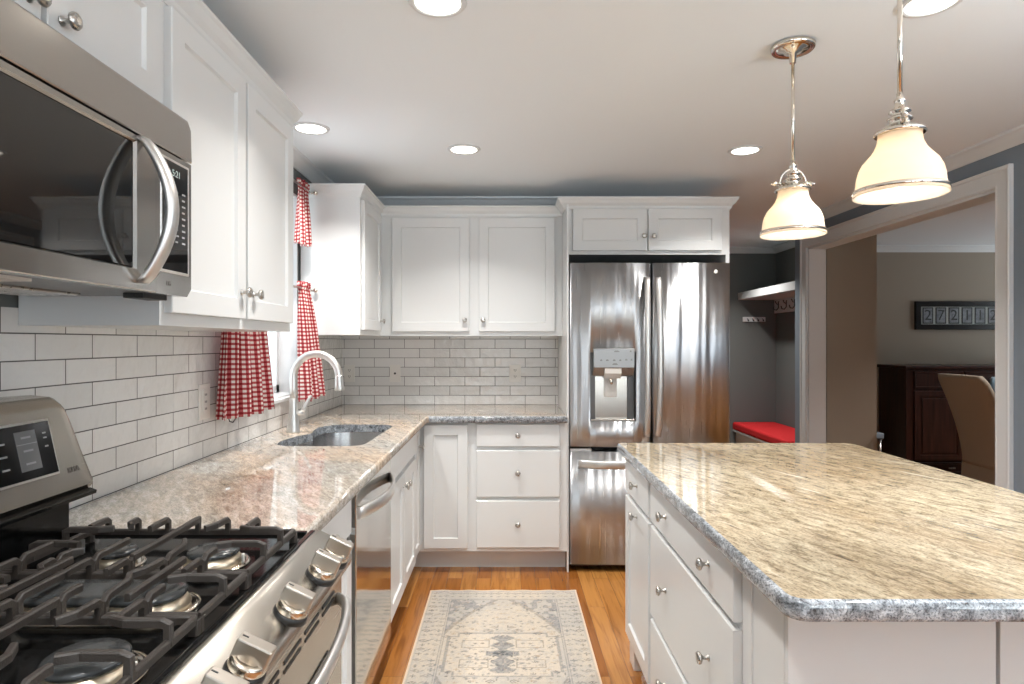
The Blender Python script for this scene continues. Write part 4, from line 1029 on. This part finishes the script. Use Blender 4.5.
# unseen uplighters added behind the camera to brighten the ceiling
for x, y, lb, pw in ((2.05, .55, 'unseen steel uplighter added for fill light by the right wall, behind the camera', 40), (-.55, -.75, 'unseen steel uplighter added for fill light near the rear windows, behind the camera', 28)):
    t = thing('added_uplight', (x, y, 0), lb, 'added fill lamp')
    MB().lathe((x, y, 0), [(.13, 0), (.13, .012), (.12, .02), (.02, .03), (.014, .05)], 'n', 32).build('base', 'nickel', t)
    MB().lathe((x, y, .05), [(.012, 0), (.012, 1.62)], 'n', 16).build('pole', 'nickel', t)
    MB().lathe((x, y, 1.66), [(.02, 0), (.06, .01), (.12, .04), (.155, .085), (.15, .085), (.115, .046), (.05, .018)], 'n', 40, cap=False).build('lamp_shade', 'nickel', t)
    area('added_uplight_glow', (x, y, 1.735), (PI, 0, 0), .22, 0, pw, (.95, .98, 1), 'DISK')

# ------------------------------------------------------------------ mudroom
MYB, MXR = 6.53, 2.807
t = thing('wall_shelf', (2.6, 5.9, 1.78), 'thick white shelf high on the mudroom wall', 'shelf')
MB().box(2.412, MXR-.001, 5.21, MYB-.001, 1.779, 1.852, .003).build('board', 'trim', t)
t = thing('coat_rack', (MXR, 5.9, 1.64), 'white board with dark coat hooks under the mudroom shelf', 'coat rack')
MB().box(MXR-.02, MXR-.001, 5.24, MYB-.005, 1.640, 1.778, .002).build('board', 'trim', t)
for k in range(7):
    y = 5.33+k*.18
    s = MB(); s.tube([(MXR-.02, y, 1.755), (MXR-.027, y, 1.75), (MXR-.027, y, 1.69), (MXR-.045, y, 1.668), (MXR-.07, y, 1.672), (MXR-.078, y, 1.70)], .005, 8)
    s.tube([(MXR-.025, y, 1.725), (MXR-.045, y, 1.73), (MXR-.055, y, 1.75)], .0045, 8); s.lathe((MXR-.055, y, 1.752), [(.001, -.008), (.008, 0), (.001, .008)], 'n', 10)
    s.build('hook', 'slot', t)
t = thing('key_rack', (2.575, MYB, 1.55), 'small white rack with four hooks on the mudroom wall', 'hook rack')
MB().box(2.460, 2.692, MYB-.016, MYB-.001, 1.553, 1.602, .002).build('board', 'trim', t)
for k in range(4):
    x = 2.502+k*.052
    MB().tube([(x, MYB-.015, 1.583), (x, MYB-.035, 1.580), (x, MYB-.038, 1.560), (x, MYB-.052, 1.557), (x, MYB-.056, 1.572)], .004, 8).build('hook', 'slot', t)
t = thing('storage_bench', (2.58, 5.9, 0), 'white mudroom storage bench beneath the red cushion', 'bench')
b = MB(); b.box(2.385, MXR-.014, 5.24, MYB-.014, .0, .418, .003); b.build('body', 'trim', t)
MB().box(2.350, MXR-.014, 5.235, MYB-.014, .418, .436, .003).build('seat', 'trim', t)
tag(MB().box(2.345, MXR-.015, 5.24, MYB-.015, .437, .515, .022, 4).build('bench_cushion', 'red'), 'bright red cushion lying on the white mudroom bench', 'cushion')

# ------------------------------------------------------------------ dining room
DYB = 6.44
t = thing('sideboard', (4.5, 6.2, 0), 'dark mahogany sideboard against the taupe dining wall', 'sideboard')
SX0, SX1, SY = 3.80, 5.32, 5.985
b = MB(); b.box(SX0+.012, SX1-.012, SY, DYB-.02, .08, 1.085, .004)
for x in (SX0+.012, SX1-.072):
    for y in (SY, DYB-.08): b.box(x, x+.06, y, y+.06, 0, .085, .003)
b.build('body', 'darkwood', t)
MB().box(SX0-.008, SX1+.008, SY-.025, DYB-.015, 1.085, 1.116, .006).build('top', 'darkwood', t)
FS = F_back(SY)
for k in range(3):
    u0 = SX0+.085+k*.478; u1 = u0+.462
    d = MB(FS).shaker(u0, u1, .900, 1.062, 0, .018, .016, .006).build('drawer', 'darkwood', t)
    MB(FS).lathe(((u0+u1)/2, .98, .012), [(.006, 0), (.006, .012), (.016, .016), (.015, .024), (.006, .027)], 'n', 16).build('knob', 'slot', d)
    d = MB(FS).shaker(u0, u1, .215, .875, 0, .020, .050, .010).build('door', 'darkwood', t)
    MB(FS).shaker(u0+.072, u1-.072, .287, .803, .010, .009, .022, .0, slab=True).build('raised_panel', 'darkwood', d)
    MB(FS).lathe((u0+.03 if k else u1-.03, .55, .019), [(.006, 0), (.006, .012), (.013, .016), (.006, .024)], 'n', 16).build('knob', 'slot', d)
    d = MB(FS).shaker(u0, u1, .095, .195, 0, .018, .012, .005).build('drawer', 'darkwood', t)
    MB(FS).box((u0+u1)/2+.09, (u0+u1)/2+.15, .138, .150, .016, .030, .002).build('pull', 'nickel', d)
# framed row of pictures
t = thing('picture_frame', (4.63, DYB, 1.6), 'long black framed row of number photographs on the taupe wall', 'picture')
FP = F_back(DYB-.001); u0, u1, v0, v1 = 4.186, 5.115, 1.468, 1.757
MB(FP).shaker(u0, u1, v0, v1, 0, .028, .052, .010).build('frame', 'pic_black', t)
mt_ = MB(FP).box(u0+.053, u1-.053, v0+.036, v1-.036, .014, .0200).build('mat_board', 'pic_mat', t)
for k, ch in enumerate('272112'):
    c = u0+.053+.072+k*.1335
    f = MB(FP).shaker(c-.055, c+.055, 1.528, 1.697, .020, .004, .010, .0015).build('photo_border', 'ink', mt_)
    MB(FP).box(c-.044, c+.044, 1.540, 1.685, .0215, .0232).build('photo', 'pic_photo', f)
    text('numeral', ch, .150, TM((c, DYB-.001-.0236, 1.612), (1, 0, 0), (0, 0, 1)), 'ink', f)
MB(FP).box(u0+.048, u1-.048, v0+.034, v1-.034, .0255, .027).build('glazing', 'glass', t)
# slip-covered chair, back towards the kitchen
t = thing('dining_chair', (0, 0, 0), 'taupe slipcovered dining chair with curved high back at the dining table', 'chair')
NV = 22; L = []
for j in range(NV+1):
    q = j/NV; z = .40+(1.095-.40)*q; xk = -.26-.215*q**1.65; th = .085-.03*q; wd = .235+.005*math.sin(q*3)
    c = 0 if q < .93 else (q-.93)/.07*.03
    yb_ = wd-c
    prof_ = [(xk, -yb_+.01), (xk-.004+.0, -yb_*.5), (xk-.006, 0), (xk-.004, yb_*.5), (xk, yb_-.01), (xk+.012, yb_), (xk+th-.012, yb_), (xk+th, yb_-.012), (xk+th, -yb_+.012), (xk+th-.012, -yb_), (xk+.012, -yb_)]
    L.append([(a, b_, z) for a, b_ in prof_])
MB().loft(L, sm=True).build('backrest', 'linen', t)
b = MB(); b.box(-.24, .26, -.245, .245, .40, .50, .02, 3); b.build('seat', 'linen', t)
L = []
for z, g in ((.02, .012), (.2, .006), (.395, 0), (.405, 0)):
    L.append([(-.255-g, -.24-g, z), (.262+g, -.25-g, z), (.262+g, .25+g, z), (-.255-g, .24+g, z)])
MB().loft(L).build('skirt', 'linen', t)
for x, y in ((-.21, -.2), (-.21, .2), (.22, -.2), (.22, .2)): MB().box(x-.02, x+.02, y-.02, y+.02, 0, .03).build('leg', 'darkwood', t)
t.location = (3.855, 4.72, 0); t.rotation_euler = (0, 0, math.radians(0))
t = thing('dining_table', (4.5, 4.7, 0), 'dark dining table mostly hidden behind the slipcovered chair', 'table')
MB().box(4.0, 5.0, 3.9, 5.55, .725, .76, .006).build('tabletop', 'darkwood', t)
for x in (4.06, 4.86):
    for y in (3.96, 5.41): MB().box(x, x+.08, y, y+.08, 0, .726, .006).build('leg', 'darkwood', t)
MB().box(4.09, 4.91, 3.99, 5.46, .65, .724).build('apron', 'darkwood', t)
tag(MB().lathe((4.08, 5.22, .7605), [(.035, 0), (.045, .01), (.052, .10), (.045, .22), (.040, .29), (.037, .29), (.041, .22), (.048, .10), (.03, .012)], 'n', 24).build('glass_vase', 'vase'), 'pale blue glass vase peeking out behind the slipcovered chair', 'vase')
t = thing('step_stool', (3.15, 5.6, 0), 'blue-grey stool with chrome legs half hidden behind the wall corner', 'stool')
MB().box(2.98, 3.285, 5.45, 5.75, .50, .55, .01).build('seat', 'stool', t)
for x in (3.01, 3.262):
    for y in (5.48, 5.72): MB().tube([(x, y, 0), (x, y, .50)], .012, 10).build('leg', 'chrome', t)
